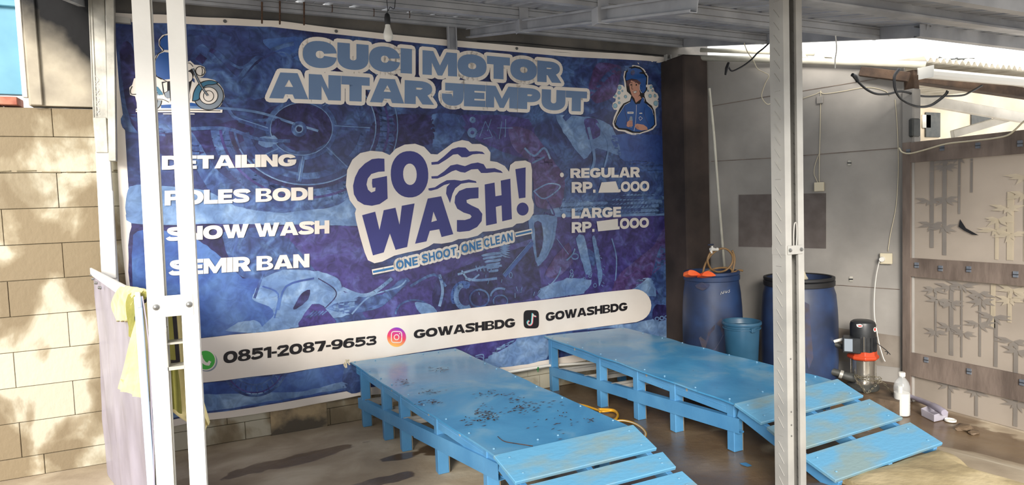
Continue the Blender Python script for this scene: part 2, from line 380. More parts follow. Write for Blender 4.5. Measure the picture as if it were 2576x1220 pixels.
def plaster_dark_mat():  # plaster blending to near black towards the top right
    Mx = mat('dark_topped_plaster', (138,130,116), (182,172,152), 3.2, 0.9, 0, 0.3, 18, detail=8)
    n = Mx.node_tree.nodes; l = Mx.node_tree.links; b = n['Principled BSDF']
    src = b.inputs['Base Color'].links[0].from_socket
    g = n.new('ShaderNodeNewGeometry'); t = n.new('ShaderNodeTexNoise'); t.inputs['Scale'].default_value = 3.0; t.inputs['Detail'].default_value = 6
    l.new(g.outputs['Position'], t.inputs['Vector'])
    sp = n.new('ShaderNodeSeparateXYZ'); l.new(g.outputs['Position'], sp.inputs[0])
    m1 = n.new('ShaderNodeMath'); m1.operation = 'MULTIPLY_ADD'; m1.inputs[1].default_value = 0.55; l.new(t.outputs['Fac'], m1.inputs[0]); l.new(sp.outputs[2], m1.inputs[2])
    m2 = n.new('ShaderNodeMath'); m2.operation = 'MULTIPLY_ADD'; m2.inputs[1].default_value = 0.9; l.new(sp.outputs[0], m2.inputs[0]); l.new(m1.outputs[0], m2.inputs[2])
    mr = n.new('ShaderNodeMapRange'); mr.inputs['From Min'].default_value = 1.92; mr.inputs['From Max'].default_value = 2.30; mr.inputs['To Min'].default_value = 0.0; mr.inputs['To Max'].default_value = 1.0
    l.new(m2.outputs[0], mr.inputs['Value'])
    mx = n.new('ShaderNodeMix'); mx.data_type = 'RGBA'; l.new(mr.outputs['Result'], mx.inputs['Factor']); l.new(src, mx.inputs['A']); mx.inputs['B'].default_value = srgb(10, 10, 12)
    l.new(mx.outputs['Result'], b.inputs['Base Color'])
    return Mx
M['plaster_dark'] = plaster_dark_mat()

# ================================================================= SETTING
YW = 4.87
# floor
g = []
mb = MB(); nx, ny = 100, 80
for i in range(nx+1):
    row = []
    for j in range(ny+1):
        x = -4 + 12*i/nx; y = -2.5 + 10*j/ny
        row.append((x, y, zf(x, y)-0.002+0.002*nz3(x*2, y*2)))
    g.append(row)
mb.sheet(g, 0.35, (0,0,1))
st(mb.build('floor', M['floor'], smooth=30))
# back wall core + blocks
mb = MB(); mb.box(-3.6, 4.35, YW+0.006, YW+0.16, 0, 2.362)
wall = st(mb.build('wall_back', M['mortar']))
mb = MB(); mb.box(-0.80, 4.35, YW, YW+0.16, 2.362, 3.166)
mb.build('upper_wall', M['mortar_top'], wall)
zc = [0.0, 0.13] + [0.13+0.2275*k for k in range(1, 10)] + [2.362]
blk = {}
for r in range(len(zc)-1):
    z0, z1 = zc[r], zc[r+1]
    off = -1.035 if r % 2 == 0 else -1.335
    if r == 0: off = -1.22
    x = off - 0.6*4
    while x < 4.0:
        x0, x1 = x, x+0.6
        x += 0.6
        if x1 < -2.2: continue
        if x0 > -0.45 and z0 > 0.5: continue
        key = round(z1-z0, 4)
        if key not in blk:
            w, h = 0.5965, (z1-z0)-0.004
            b = MB(); b.box(-w/2, w/2, -0.006, 0.01, -h/2, h/2); 
            me_o = b.build('brick', M['block'], wall, bevel=0.002)
            blk[key] = me_o.data
            o = me_o
        else:
            o = bpy.data.objects.new('brick', blk[key]); COL.objects.link(o); o.parent = wall
        o.matrix_parent_inverse = Matrix()
        o.location = ((x0+x1)/2, YW+0.001+random.uniform(-0.003, 0.002), (z0+z1)/2)
        o.rotation_euler = (random.uniform(-.004, .004), 0, random.uniform(-.004, .004))
# thin dark joint line across the rough top course, mortar smear
mb = MB()
for k in range(7):
    x = -1.5+0.13*k; mb.tube([(x, YW-.008, 1.955+random.uniform(-.006,.006)), (x+.1, YW-.008, 1.955+random.uniform(-.008,.008))], 0.004, 5)
mb.build('mortar_smear', M['mortar'], wall)
# plastered upper column (darker towards the top right)
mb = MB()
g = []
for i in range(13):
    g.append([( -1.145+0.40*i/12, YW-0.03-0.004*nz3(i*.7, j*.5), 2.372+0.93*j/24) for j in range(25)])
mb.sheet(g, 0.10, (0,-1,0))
st(mb.build('trim_1', M['plaster_dark'], smooth=40))
mb = MB(); mb.box(-1.135, -1.07, YW-0.052, YW-0.03, 2.372, 3.3); st(mb.build('trim_2', M['plaster_dark'], bevel=.004))
# cyan window shutter
win = MB().box(-2.3, -1.15, YW+0.0, YW+0.05, 2.44, 3.3).build('window_1', M['sky_win'], bevel=.004); st(win)
MB().box(-2.3, -1.15, YW-0.03, YW+0.0, 2.98, 3.02).build('window_rail', M['sky_win'], win, bevel=.004)
MB().box(-1.175, -1.147, YW-0.035, YW+0.0, 2.42, 3.3).build('window_frame', M['white_trim'], win, bevel=.003)
for k in range(8):
    x = -1.20-0.105*k
    MB().box(x-.1, x-.003, YW-0.035, YW+0.1, 2.372, 2.422).build('brick', M['tile'], win, bevel=.003)
MB().box(-2.3, -1.2, YW-.02, YW+.04, 3.07, 3.2).build('red_board', M['red'], win)
# pilaster at the foot of the wall
a, b = at(684,1100,Y=4.81).x, at(826,1078,Y=4.81).x
g = [[(a+(b-a)*i/12, 4.850-.006*nz3(i*.6,j*.6,3), 0.40*j/10) for j in range(11)] for i in range(13)]
st(MB().sheet(g, 0.02, (0,-1,0)).build('trim_3', M['pilaster'], smooth=40))
# dark column right of the banner
st(MB().box(3.74, 4.02, 4.5, 4.88, 0, 2.93).build('trim_4', M['column'], bevel=.012))
# grey wall
GN = Vector((0.884, 0.468, 0)).normalized(); GC = Vector((4.735, 3.16, 0)); GD = Vector((-0.468, 0.884, 0)).normalized()
GPL = (GN, GN.dot(GC))
L = 1.75
def gw(s, z, o=0.0): p = GC + GD*s - GN*o; return Vector((p.x, p.y, z))
ZG0 = at(2265,160,pl=GPL).z; ZG1 = at(1712,142,pl=GPL).z
mb = MB(); mb.hexa([gw(0,0), gw(L,0), gw(L,0,-.12), gw(0,0,-.12), gw(0,ZG0), gw(L,ZG1), gw(L,ZG1,-.12), gw(0,ZG0,-.12)])
wg = st(mb.build('wall_corner', M['greywall']))
def gpx(px, py, o=0.0): p = at(px, py, pl=GPL); return p - GN*o
def gquad(name, pts, m, o=0.004, parent=wg):
    P = [gpx(x, y, o) for x, y in pts]; Q = [p + GN*(o+.002) for p in P]
    return MB().hexa(Q+P).build(name, m, parent)
gquad('wall_patch', [(1859,620),(2078,625),(2078,486),(1859,490)], M['patch'], 0.006)
gquad('damp_band', [(2090,905),(2264,925),(2264,846),(2090,822)], M['stain'], 0.003)
for pts in ([(1785,268),(1930,243),(2019,229),(2209,198)], [(1790,406),(1930,398),(2050,389),(2262,372)], [(2000,713),(2120,718),(2263,728)]):
    MB().tube([gpx(x, y, 0.002) for x, y in pts], 0.003, 5).build('wall_seam', M['wood'], wg)
# raised dark ledge below the pump
A = [at(2030,990,Z=.12), at(2115,968,Z=.12), at(2200,1000,Z=.12), at(2262,1012,Z=.12)]
B = [gw(0.85,.12,.0), gw(.45,.12,.0), gw(.15,.12,.0), gw(0.0,.12,.0)]
mb = MB(); g = []
for i in range(13):
    t = i/12*3; k = min(int(t), 2); u = t-k
    a = A[k].lerp(A[k+1], u); b = B[k].lerp(B[k+1], u); row = []
    for j in range(8):
        p = a.lerp(b, j/7); row.append((p.x, p.y, p.z+.008*nz3(p.x*9, p.y*9)))
    a2 = a + (a-b).normalized()*.05
    row = [(a2.x, a2.y, 0.0)] + row
    g.append(row)
mb.sheet(g, 0.11, (0,0,1)); st(mb.build('trim_5', M['mud'], smooth=50))

M['clipm'] = mat('clip_metal', (92,98,108), (110,116,124), 20, 0.5)
# ---- film clad side wall (bamboo print over a wooden frame)
XR = 4.72
mb = MB(); g = [[(XR, 1.2+1.93*i/30, 0.01+1.99*j/24) for j in range(25)] for i in range(31)]
g = [[(p[0]-.006-.004*nz3(p[1]*3, p[2]*3), p[1], p[2]) for p in r] for r in g]
wr = st(mb.sheet(g, 0.002, (-1,0,0)).build('wall_right', M['film'], smooth=40, recalc=False))
for z0, z1 in ((0.21,0.39),(0.98,1.12),(1.845,1.995)):
    MB().box(XR-.034, XR-.014, 1.2, 3.10, z0, z1).build('wooden_board', M['wood'], wr)
MB().box(XR-.036, XR-.013, 3.075, 3.135, 0.0, 2.0).build('wooden_stud', M['wood'], wr)
for px, py in ((2306,667),(2366,675),(2437,677),(2555,690),(2285,382),(2370,372),(2460,366),(2566,361),(2330,905),(2438,934),(2571,962)):
    p = at(px, py, X=XR-.038)
    MB().box(p.x-.004, p.x+.004, p.y-.014, p.y+.014, p.z-.02, p.z+.02).build('metal_clip', M['clipm'], wr)
    MB().box(p.x-.006, p.x+.002, p.y-.016, p.y+.016, p.z-.003, p.z+.001).build('clip_slot', M['black_rub'], wr)
# bamboo print
def bamboo(y, z0, z1, w, m, seed, bm):
    random.seed(seed); z = z0; x = XR-.0105
    while z < z1:
        h = min(random.uniform(.16,.24), z1-z)
        bm.box(x-.001, x, y-w*.65, y+w*.65, z+.004, z+h); z += h
        if random.random() < .8:
            c = Vector((x-.0015, y+random.uniform(-.02,.02), z))
            for k in range(6):
                a = math.radians(-200+44*k+random.uniform(-12,12)); ln = random.uniform(.05,.085)
                d = Vector((0, math.cos(a)*1.5, math.sin(a)*.75)); s = Vector((0, -d.z, d.y)).normalized()*.013
                c2 = c-Vector((.0006*(k+1), 0, 0)); bm.add([c2, c2+d*ln*.4-s, c2+d*ln, c2+d*ln*.4+s], [(0,1,2,3)])
for nm, m, L_ in (('grey_bamboo_print', 'film_dark', [(2.93,1.2,1.86,.022),(2.84,1.15,1.85,.022),(2.74,1.45,1.86,.012),(2.66,1.6,1.84,.012),(2.90,.42,.90,.012),(2.79,.42,.93,.022),(2.72,.42,.95,.010),(2.60,.45,.9,.012),(2.5,.4,.75,.018),(2.38,.02,.6,.02),(2.62,.02,.36,.016),(2.8,.02,.3,.016),(2.2,.1,.6,.02)]),
                  ('light_bamboo_print', 'film_light', [(2.42,1.14,1.6,.03),(2.5,1.14,1.42,.016),(2.33,1.14,1.7,.018),(2.52,.66,1.0,.022),(2.42,.72,.95,.018),(2.3,.7,1.0,.03),(2.15,1.14,1.7,.03),(2.0,.6,1.0,.02),(1.8,1.14,1.6,.03),(1.85,.1,.9,.02)])):
    bm_ = MB()
    for k, (y, z0, z1, w) in enumerate(L_): bamboo(y, z0, z1, w, m, k*7+3, bm_)
    bm_.build(nm, M[m], wr, recalc=False)
P = [at(x, y, X=XR-.016) for x, y in ((2411,570),(2415,551),(2430,574),(2462,592),(2445,590),(2425,580))]
MB().add(P, [(0,1,2,3,4,5)]).build('tear', M['black_rub'], wr, recalc=False)
random.seed(11)
# far wall of the neighbour seen through the opening
st(MB().box(7.25, 14, 4.9, 5.0, 0, at(2320,208,Y=4.9).z).build('wall_neighbour', M['far_wall']))
st(MB().box(4.70, 4.79, 3.06, 3.155, 0, 2.40).build('trim_6', M['greywall'], bevel=.01))

# ================================================================= BANNER
YB = 4.825
def foldy(x, z):
    y = 0.010*math.sin(2.1*x+0.6*z+1) + 0.006*math.sin(5.2*x-2.2*z)
    lo = max(0.0, min(1.0, (0.95-z)/0.7))
    y += 0.010*lo*math.sin(9*z+5.0*x*(0.6+.2*z)) * max(0, min(1, (1.9-x)/1.5))
    le = max(0.0, min(1.0, (0.9-x)/1.0))
    y += 0.007*le*math.sin(16*x+1.2*z)
    # tension folds to the upper right eyelet
    dx, dz = 3.83-x, 2.83-z
    d = math.hypot(dx, dz)
    if d < 0.9: y += 0.006*math.sin(22*math.atan2(dz, dx))*max(0, 1-d/0.9)*min(1, d/.1)
    return min(YB + y*.85, 4.856)
CELL = 0.04
class Ink:
    def __init__(s): s.v = []; s.f = []; s.d = {}
    def vid(s, x, z, off):
        k = (round(x, 4), round(z, 4), off)
        if k not in s.d:
            s.d[k] = len(s.v); s.v.append((x, foldy(x, z)-off, z))
        return s.d[k]
    def face(s, poly, off):
        ids = []
        for x, z in poly:
            i = s.vid(x, z, off)
            if not ids or (ids[-1] != i and ids[0] != i): ids.append(i)
        if len(ids) >= 3: s.f.append(tuple(ids))
def clipp(poly, ax, val, keep_less):
    out = []; n = len(poly)
    for i in range(n):
        a, b = poly[i], poly[(i+1) % n]
        ia = (a[ax] <= val) if keep_less else (a[ax] >= val); ib = (b[ax] <= val) if keep_less else (b[ax] >= val)
        if ia: out.append(a)
        if ia != ib:
            t = (val-a[ax])/(b[ax]-a[ax]); q = [a[0]+(b[0]-a[0])*t, a[1]+(b[1]-a[1])*t]; q[ax] = val; out.append(tuple(q))
    return out
def lattice(poly, cb):
    for ax in (0,):
        lo, hi = min(p[0] for p in poly), max(p[0] for p in poly)
        i0, i1 = math.floor(lo/CELL+1e-6), math.ceil(hi/CELL-1e-6)
        for i in range(i0, max(i1, i0+1)):
            q = poly
            if i1-i0 > 1:
                q = clipp(clipp(poly, 0, (i+1)*CELL, True), 0, i*CELL, False)
            if len(q) < 3: continue
            l2, h2 = min(p[1] for p in q), max(p[1] for p in q)
            j0, j1 = math.floor(l2/CELL+1e-6), math.ceil(h2/CELL-1e-6)
            for j in range(j0, max(j1, j0+1)):
                r = q
                if j1-j0 > 1: r = clipp(clipp(q, 1, (j+1)*CELL, True), 1, j*CELL, False)
                if len(r) >= 3: cb(r)
def W2(px, py):
    p = at(px, py, Y=YB); return (p.x, p.z)
def fill(ink, outer, holes=(), layer=1):       # contours in wall plane (x, z)
    off = layer*0.0011
    loops = [[Vector((a, b, 0)) for a, b in outer]] + [[Vector((a, b, 0)) for a, b in h] for h in holes]
    flat = [q for lp in loops for q in lp]
    if not holes and len(outer) <= 4:
        tris = [tuple(range(len(outer)))]
    else:
        tris = tessellate_polygon(loops)
    for t in tris:
        P = [(flat[i].x, flat[i].y) for i in t]
        ar = sum(P[i][0]*P[(i+1) % len(P)][1]-P[(i+1) % len(P)][0]*P[i][1] for i in range(len(P)))
        if abs(ar) < 1e-9: continue
        if ar < 0: P = P[::-1]
        lattice(P, lambda r: ink.face(r, off))
def pen(pts, a, b=None):         # stroke outline with an elliptical pen
    b = b or a; n = len(pts); Lf, Rt = [], []
    for i in range(n):
        p, q = pts[max(i-1, 0)], pts[min(i+1, n-1)]
        tx, tz = q[0]-p[0], q[1]-p[1]; m_ = math.hypot(tx, tz) or 1; nx_, nz_ = -tz/m_, tx/m_
        k = math.sqrt((a*nx_)**2+(b*nz_)**2) or 1e-9; ox, oz = a*a*nx_/k, b*b*nz_/k
        Lf.append((pts[i][0]+ox, pts[i][1]+oz)); Rt.append((pts[i][0]-ox, pts[i][1]-oz))
    return Lf + Rt[::-1]
def stroke(ink, pts, w, layer, closed=False, sm=0):
    if sm: pts = [(p.x, p.y) for p in crom([(a, b, 0) for a, b in pts], sm)]
    if closed: pts = pts + [pts[0], pts[1]]
    for i in range(len(pts)-1):
        a, b = pts[i], pts[i+1]; fill(ink, pen([a, b], w/2), (), layer)
    for p in pts[1:-1] if len(pts) > 2 else []:
        fill(ink, [(p[0]+w/2*math.cos(k*PI/3), p[1]+w/2*math.sin(k*PI/3)) for k in range(6)], (), layer)
def outline(ink, pieces, w, layer):   # band round every contour
    for o, hs in pieces:
        for c in [o]+list(hs):
            n = len(c)
            for i in range(n):
                a, b = c[i], c[(i+1) % n]
                if math.hypot(a[0]-b[0], a[1]-b[1]) < 1e-6: continue
                fill(ink, pen([a, b], w), (), layer)
                fill(ink, [(a[0]+w*math.cos(k*PI/4), a[1]+w*math.sin(k*PI/4)) for k in range(8)], (), layer)
def px(pts): return [W2(*p) for p in pts]
def sell(cx, cy, rx, ry, n=2.4, a0=0, a1=360, k=28, rot=0):
    out = []; kk = k if a1-a0 < 360 else k-1
    for i in range(k):
        t = math.radians(a0+(a1-a0)*i/(k if a1-a0 >= 360 else k-1)); c, s_ = math.cos(t), math.sin(t)
        x = rx*math.copysign(abs(c)**(2/n), c); y = ry*math.copysign(abs(s_)**(2/n), s_)
        out.append((cx+x*math.cos(rot)-y*math.sin(rot), cy+x*math.sin(rot)+y*math.cos(rot)))
    return out
# ---- wide heavy alphabet, cap height 1
def glyph(c, s, t, wd=1.0):
    R = lambda x0, x1, y0, y1: ([(x0,y0),(x1,y0),(x1,y1),(x0,y1)], [])
    sp = lambda pts, a=None, b=None: (pen([(p.x, p.y) for p in crom([(x, y, 0) for x, y in pts], 5)], (a or s*.92)/2, (b or t)/2), [])
    if c == 'I': return [R(0,s,0,1)], s
    if c == '-': return [R(0,.5*wd,.33,.33+t*.8)], .5*wd
    if c == '.': return [R(0,s*.75,0,t*1.05)], s*.75
    if c == ',': return [([(0.05,0),(.05,t*1.1),(s*.9,t*1.1),(s*.9,0),(s*.3,-.22),(.0,-.22),(s*.3,0)], [])], s
    if c == 'L': w = .95*wd; return [([(0,0),(w,0),(w,t),(s,t),(s,1),(0,1)], [])], w
    if c == 'T': w = 1.12*wd; return [([(w/2-s/2,0),(w/2+s/2,0),(w/2+s/2,1-t),(w,1-t),(w,1),(0,1),(0,1-t),(w/2-s/2,1-t)], [])], w
    if c == 'E':
        t = min(t, .245 if t < .3 else .285)
        w = 1.0*wd; g_ = (1-3*t)/2
        return [([(0,0),(w,0),(w,t),(s,t),(s,t+g_),(w*.95,t+g_),(w*.95,2*t+g_),(s,2*t+g_),(s,1-t),(w,1-t),(w,1),(0,1)], [])], w
    if c == 'H': w = 1.18*wd; return [([(0,0),(s,0),(s,.5-t/2),(w-s,.5-t/2),(w-s,0),(w,0),(w,1),(w-s,1),(w-s,.5+t/2),(s,.5+t/2),(s,1),(0,1)], [])], w
    if c == 'N': w = 1.22*wd; return [([(0,0),(s,0),(s,.56),(w-s,0),(w,0),(w,1),(w-s,1),(w-s,.44),(s,1),(0,1)], [])], w
    if c == 'M': w = 1.55*wd; q = s*.84; return [([(0,0),(q,0),(q,.52),(w/2-.10*wd,0),(w/2+.10*wd,0),(w-q,.52),(w-q,0),(w,0),(w,1),(w-q*1.15,1),(w/2,.42),(q*1.15,1),(0,1)], [])], w
    if c == 'W': w = 1.85*wd; q = s*1.05; return [([(w*.2,0),(w*.42,0),(w*.5,.52),(w*.58,0),(w*.8,0),(w,1),(w-q,1),(w*.69,.38),(w*.5+q*.48,1),(w*.5-q*.48,1),(w*.31,.38),(q,1),(0,1)], [])], w
    if c == 'A':
        w = 1.42*wd; q = s*1.05
        return [([(0,0),(q,0),(q+.07*wd,.17),(w-q-.07*wd,.17),(w-q,0),(w,0),(w*.5+q*.62,1),(w*.5-q*.62,1)], [[(w*.5-.15*wd,.17+t*.85),(w*.5+.15*wd,.17+t*.85),(w*.5,.74)]])], w
    if c == 'O' or c == '0':
        w = (1.36 if c == 'O' else 1.28)*wd
        return [(sell(w/2,.5,w/2,.5,2.3,k=36), [sell(w/2,.5,max(w/2-s,.05),max(.5-t,.06),2.2,k=20)])], w
    if c == 'Q': return glyph('O', s, t, wd)
    if c == 'C':
        w = 1.3*wd; gp = 20 if t < .28 else 7
        o = sell(w/2,.5,w/2,.5,2.3,gp,360-gp,34); i = sell(w/2,.5,max(w/2-s,.1),max(.5-t,.09),2.2,gp*2.0,360-gp*2.0,22)
        return [(o+i[::-1], [])], w
    if c == 'G':
        w = 1.34*wd; o = sell(w/2,.5,w/2,.5,2.3,24,335,34); i = sell(w/2,.5,w/2-s,.5-t,2.2,40,330,22)
        return [(o+i[::-1], []), ([(w*.52,.33),(w*.52,.33+t*.85),(w,.33+t*.85),(w*.985,.30),(w*.9,.12),(w-s,.12),(w-s,.33)], [])], w
    if c == 'D': w = 1.26*wd; o = [(0,0)]+sell(w*.42,.5,w*.58,.5,2.3,-90,90,20)+[(0,1)]; i = [(s,t)]+sell(w*.42,.5,w*.58-s,.5-t,2.2,-90,90,14)+[(s,1-t)]; return [(o, [i])], w
    if c == 'U':
        w = 1.24*wd; o = [(0,1)]+sell(w/2,.45,w/2,.45,2.3,180,360,20)+[(w,1),(w-s,1)]; i = sell(w/2,.45,w/2-s,.45-t,2.2,0,-180,14) 
        i = [(w/2+(w/2-s)*math.cos(math.radians(-180*k/12)), .45+(.45-t)*math.sin(math.radians(-180*k/12))) for k in range(13)]
        return [(o+i+[(s,1)], [])], w
    if c == 'J': w = .98*wd; return [([(w-s,1),(w,1)]+sell(w/2,.42,w/2,.42,2.3,360,180,16)+[(0,.52),(s*.9,.52)]+[(w*.5+(w*.5-s)*math.cos(math.radians(180+180*k/6)), .40+(.40-t)*math.sin(math.radians(180+180*k/6))) for k in range(7)]+[(w-s,1-t),(w*.15,1-t),(w*.15,1)], [])], w
    if c in 'PRB':
        w = (1.2 if c != 'R' else 1.24)*wd; hb = .40 if c != 'B' else .46
        up = [(0,1)]+sell(w*.5,.5+.5-.31,w*.46,.31,2.3,90,-90,14)
        if c == 'B':
            o = [(0,0)]+sell(w*.52,.27,w*.48,.27,2.3,-90,75,12)+sell(w*.5,.75,w*.44,.25,2.3,-75,90,12)+[(0,1)]
            return [(o, [[(s,t*.72),(w*.6,t*.72),(w-s*.8,.27),(w*.6,.43),(s,.43)][::1], [(s,.60),(w*.6,.60),(w-s*.95,.72),(w*.6,1-t*.72),(s,1-t*.72)]])], w
        hole = [(s,.38+t*.72),(w*.55,.38+t*.72),(w-s*.95,.69),(w*.55,1-t*.85),(s,1-t*.85)]
        bowl = ([(0,0),(s,0),(s,.34)]+sell(w*.5,.67,w*.46,.33,2.3,-90,90,16)+[(0,1)], [hole])
        if c == 'P': return [bowl], w
        return [bowl, ([(w*.42,.36),(w*.62,0),(w*1.03,0),(w*.78,.42)], [])], w*1.0
    if c == 'S': w = 1.2*wd; a = s*.42; b = t/2; return [sp([(w*.93,.72),(w*.84,1-b*1.2),(w*.5,1-b),(w*.2,1-b*1.3),(w*.17,.70),(w*.34,.56),(w*.66,.46),(w*.84,.32),(w*.80,b*1.4),(w*.5,b),(w*.17,b*1.2),(w*.07,.28)], s*.8, t)], w
    if c == '1': w = .72*wd; return [([(w-s,0),(w,0),(w,1),(w-s,1),(0,.88),(0,.66),(w-s,.72)], [])], w
    if c == '2': w = 1.16*wd; return [sp([(w*.1,.66),(w*.2,.86),(w*.5,1-t/2),(w*.82,.86),(w*.8,.62),(w*.5,.42),(w*.25,.2)], s*.8, t), R(.03,w,0,t)], w
    if c == '3': w = 1.16*wd; return [sp([(w*.1,.74),(w*.22,.88),(w*.5,1-t/2),(w*.8,.86),(w*.78,.64),(w*.5,.53),(w*.35,.53)], s*.75, t*.9), sp([(w*.4,.53),(w*.7,.49),(w*.85,.3),(w*.75,.14),(w*.5,t/2),(w*.2,.13),(w*.08,.28)], s*.75, t*.9)], w
    if c == '5': w = 1.16*wd; return [R(w*.12,w*.95,1-t,1), ([(w*.12,1),(w*.08,.45),(w*.3,.45),(w*.36,1)], []), sp([(w*.2,.52),(w*.5,.62),(w*.82,.5),(w*.82,.24),(w*.5,t/2),(w*.2,.13),(w*.08,.26)], s*.78, t*.95)], w
    if c == '6' or c == '9':
        w = 1.2*wd; P = [(sell(w/2,.34,w/2,.34,2.3,k=26), [sell(w/2,.34,w/2-s,.34-t*.72,2.1,k=14)]), sp([(w*.12,.36),(w*.16,.66),(w*.38,.86),(w*.64,1-t/2),(w*.9,.82)], s*.8, t)]
        if c == '9': P = [([(w-x, 1-y) for x, y in o], [[(w-x, 1-y) for x, y in h] for h in hs]) for o, hs in P]
        return P, w
    if c == '8': w = 1.2*wd; return [(sell(w/2,.29,w/2,.29,2.3,k=26), [sell(w/2,.29,w/2-s,.29-t*.66,2.1,k=12)]), (sell(w/2,.74,w*.45,.26,2.3,k=26), [sell(w/2,.74,w*.45-s,.26-t*.66,2.1,k=12)])], w
    if c == '7': w = 1.1*wd; return [([(0,1),(w,1),(w,1-t),(w*.66,0),(w*.22,0),(w*.6,1-t),(0,1-t)], [])], w
    return [], .4
def word(txt, s=.36, t=.26, gap=.05, wd=1.0, sp=.42):
    x = 0; out = []
    for c in txt:
        if c == ' ': x += sp; continue
        P, w = glyph(c, s, t, wd)
        out += [([(a+x, b) for a, b in o], [[(a+x, b) for a, b in h] for h in hs]) for o, hs in P]; x += w+gap
    return out, x-gap
def place(pieces, w, tl, tr, bl, br):
    TL, TR, BL, BR = [Vector(W2(*p)) for p in (tl, tr, bl, br)]
    def q(a, b):
        u = a/w; lo = BL.lerp(BR, u); hi = TL.lerp(TR, u); p = lo + (hi-lo)*b; return (p.x, p.y)
    return [([q(*p) for p in o], [[q(*p) for p in h] for h in hs]) for o, hs in pieces]
def ink_text(ink, pieces, layer):
    for o, hs in pieces: fill(ink, o, hs, layer)

inks = {}
def IK(k):
    if k not in inks: inks[k] = Ink()
    return inks[k]
# fabric, border
fab_top = [(288,31),(400,36),(470,41),(640,49),(700,52),(765,61),(860,74),(993,88),(1154,102),(1300,115),(1450,127),(1600,138),(1689,146)]
fab = px(fab_top + [(1690,250),(1692,400),(1698,640),(1706,800),(1712,866)] + [(1600,888),(1500,903),(1377,924),(1283,939),(1100,972),(992,988),(901,995),(840,1008),(740,1028),(640,1044),(503,1060),(427,1074),(345,1088)] + [(338,960),(330,850),(318,725),(305,600),(298,470),(291,300),(288,150)])
fabric = Ink(); fill(fabric, fab, (), 0)
blue_px = [(290,52),(400,58),(520,62),(640,66),(682,67),(774,79),(860,89),(960,100),(1100,113),(1240,126),(1446,143),(1600,152),(1675,157),(1677,300),(1682,400),(1688,600),(1692,740),(1697,852),
           (1600,868),(1500,884),(1377,905),(1283,920),(1100,950),(901,978),(840,990),(740,1008),(640,1026),(503,1043),(427,1057),(362,1068),(358,960),(352,850),(345,725),(333,600),(322,450),(315,330),(300,220),(292,120)]
fill(IK('pr_bg'), px(blue_px), (), 1)
# --- collage behind the lettering
def poly(k, pts, layer=2, rough=True):
    if rough:
        n = len(pts); P = [Vector((a, b, 0)) for a, b in pts]; out = []
        for i in range(n):
            a, b, c, d = P[i-1], P[i], P[(i+1) % n], P[(i+2) % n]; m_ = max(2, min(9, int((c-b).length/9)))
            for j in range(m_):
                t = j/m_; lin = b.lerp(c, t); cr_ = 0.5*((2*b)+(c-a)*t+(2*a-5*b+4*c-d)*t*t+(3*b-a-3*c+d)*t**3)
                q = lin.lerp(cr_, .6); am = 2.6 if (c-b).length > 30 else 1.2
                q.x += am*nz3(q.x*.11, q.y*.11, 3.3); q.y += am*nz3(q.x*.13, q.y*.13, 8.1); out.append((q.x, q.y))
        pts = out
    fill(IK(k), px(pts), (), layer)
def strk(k, pts, w, layer=3, sm=4): stroke(IK(k), px(pts), w*0.00297, layer, sm=sm)
def ring(k, c, rx, ry, w, a0=0, a1=360, layer=3, n=26, rot=0): 
    P = sell(c[0], c[1], rx, ry, 2, a0, a1 if a1-a0 < 360 else a1-.01, n, rot); stroke(IK(k), px(P), w*0.00297, layer)
poly('pr_mid', [(316,330),(420,345),(480,400),(520,470),(600,560),(870,566),(900,600),(860,470),(700,500),(560,440),(480,330),(430,290),(310,290)])
poly('pr_light', [(326,470),(420,468),(520,480),(600,520),(700,535),(840,520),(880,500),(905,568),(600,562),(332,562)], 3)
poly('pr_light', [(330,520),(440,505),(640,540),(880,545),(905,568),(600,563),(332,562)], 4)
poly('pr_dark', [(334,563),(640,563),(905,568),(930,700),(860,780),(500,830),(350,840)], 2)
poly('pr_royal', [(336,590),(470,590),(560,650),(650,760),(500,845),(352,860)], 3)
poly('pr_royal', [(350,730),(650,700),(720,770),(700,825),(500,850),(356,870)], 4)
poly('pr_mid', [(560,585),(700,575),(760,640),(800,700),(700,720),(600,690)], 3)
poly('pr_purple', [(700,570),(905,568),(935,690),(930,780),(820,760),(760,640)], 3)
# motorcycle fairing under "SEMIR BAN"
poly('pr_light', [(634,752),(660,700),(720,678),(800,682),(850,700),(866,735),(905,742),(880,790),(830,800),(815,770),(790,765),(765,800),(752,822),(650,836),(690,790),(676,770)], 5)
poly('pr_light', [(568,832),(600,812),(645,806),(664,830),(640,838)], 5)
poly('pr_dark', [(736,775),(762,735),(780,728),(776,752),(745,778)], 6)
poly('pr_purple', [(752,822),(765,790),(785,765),(812,770),(838,800),(842,812)], 6)
for k in range(5): strk('pr_mid', [(770+10*k,800-2*k),(790+8*k,782)], 3, 7, 0)
strk('pr_dark', [(800,700),(838,724),(845,745),(818,775)], 2.5, 6)
strk('pr_light', [(860,725),(905,742),(940,735),(985,700)], 9, 6)
poly('pr_mid', [(820,775),(900,745),(960,740),(1010,700),(1030,705),(960,770),(880,790)], 5)
strk('pr_light', [(885,790),(930,745),(1000,722),(1020,704)], 4, 6)
strk('pr_mid', [(660,690),(640,750)], 6, 6, 0); strk('pr_royal', [(700,780),(720,720),(790,700)], 5, 6); strk('pr_royal', [(690,800),(700,740),(660,720)], 4, 6)
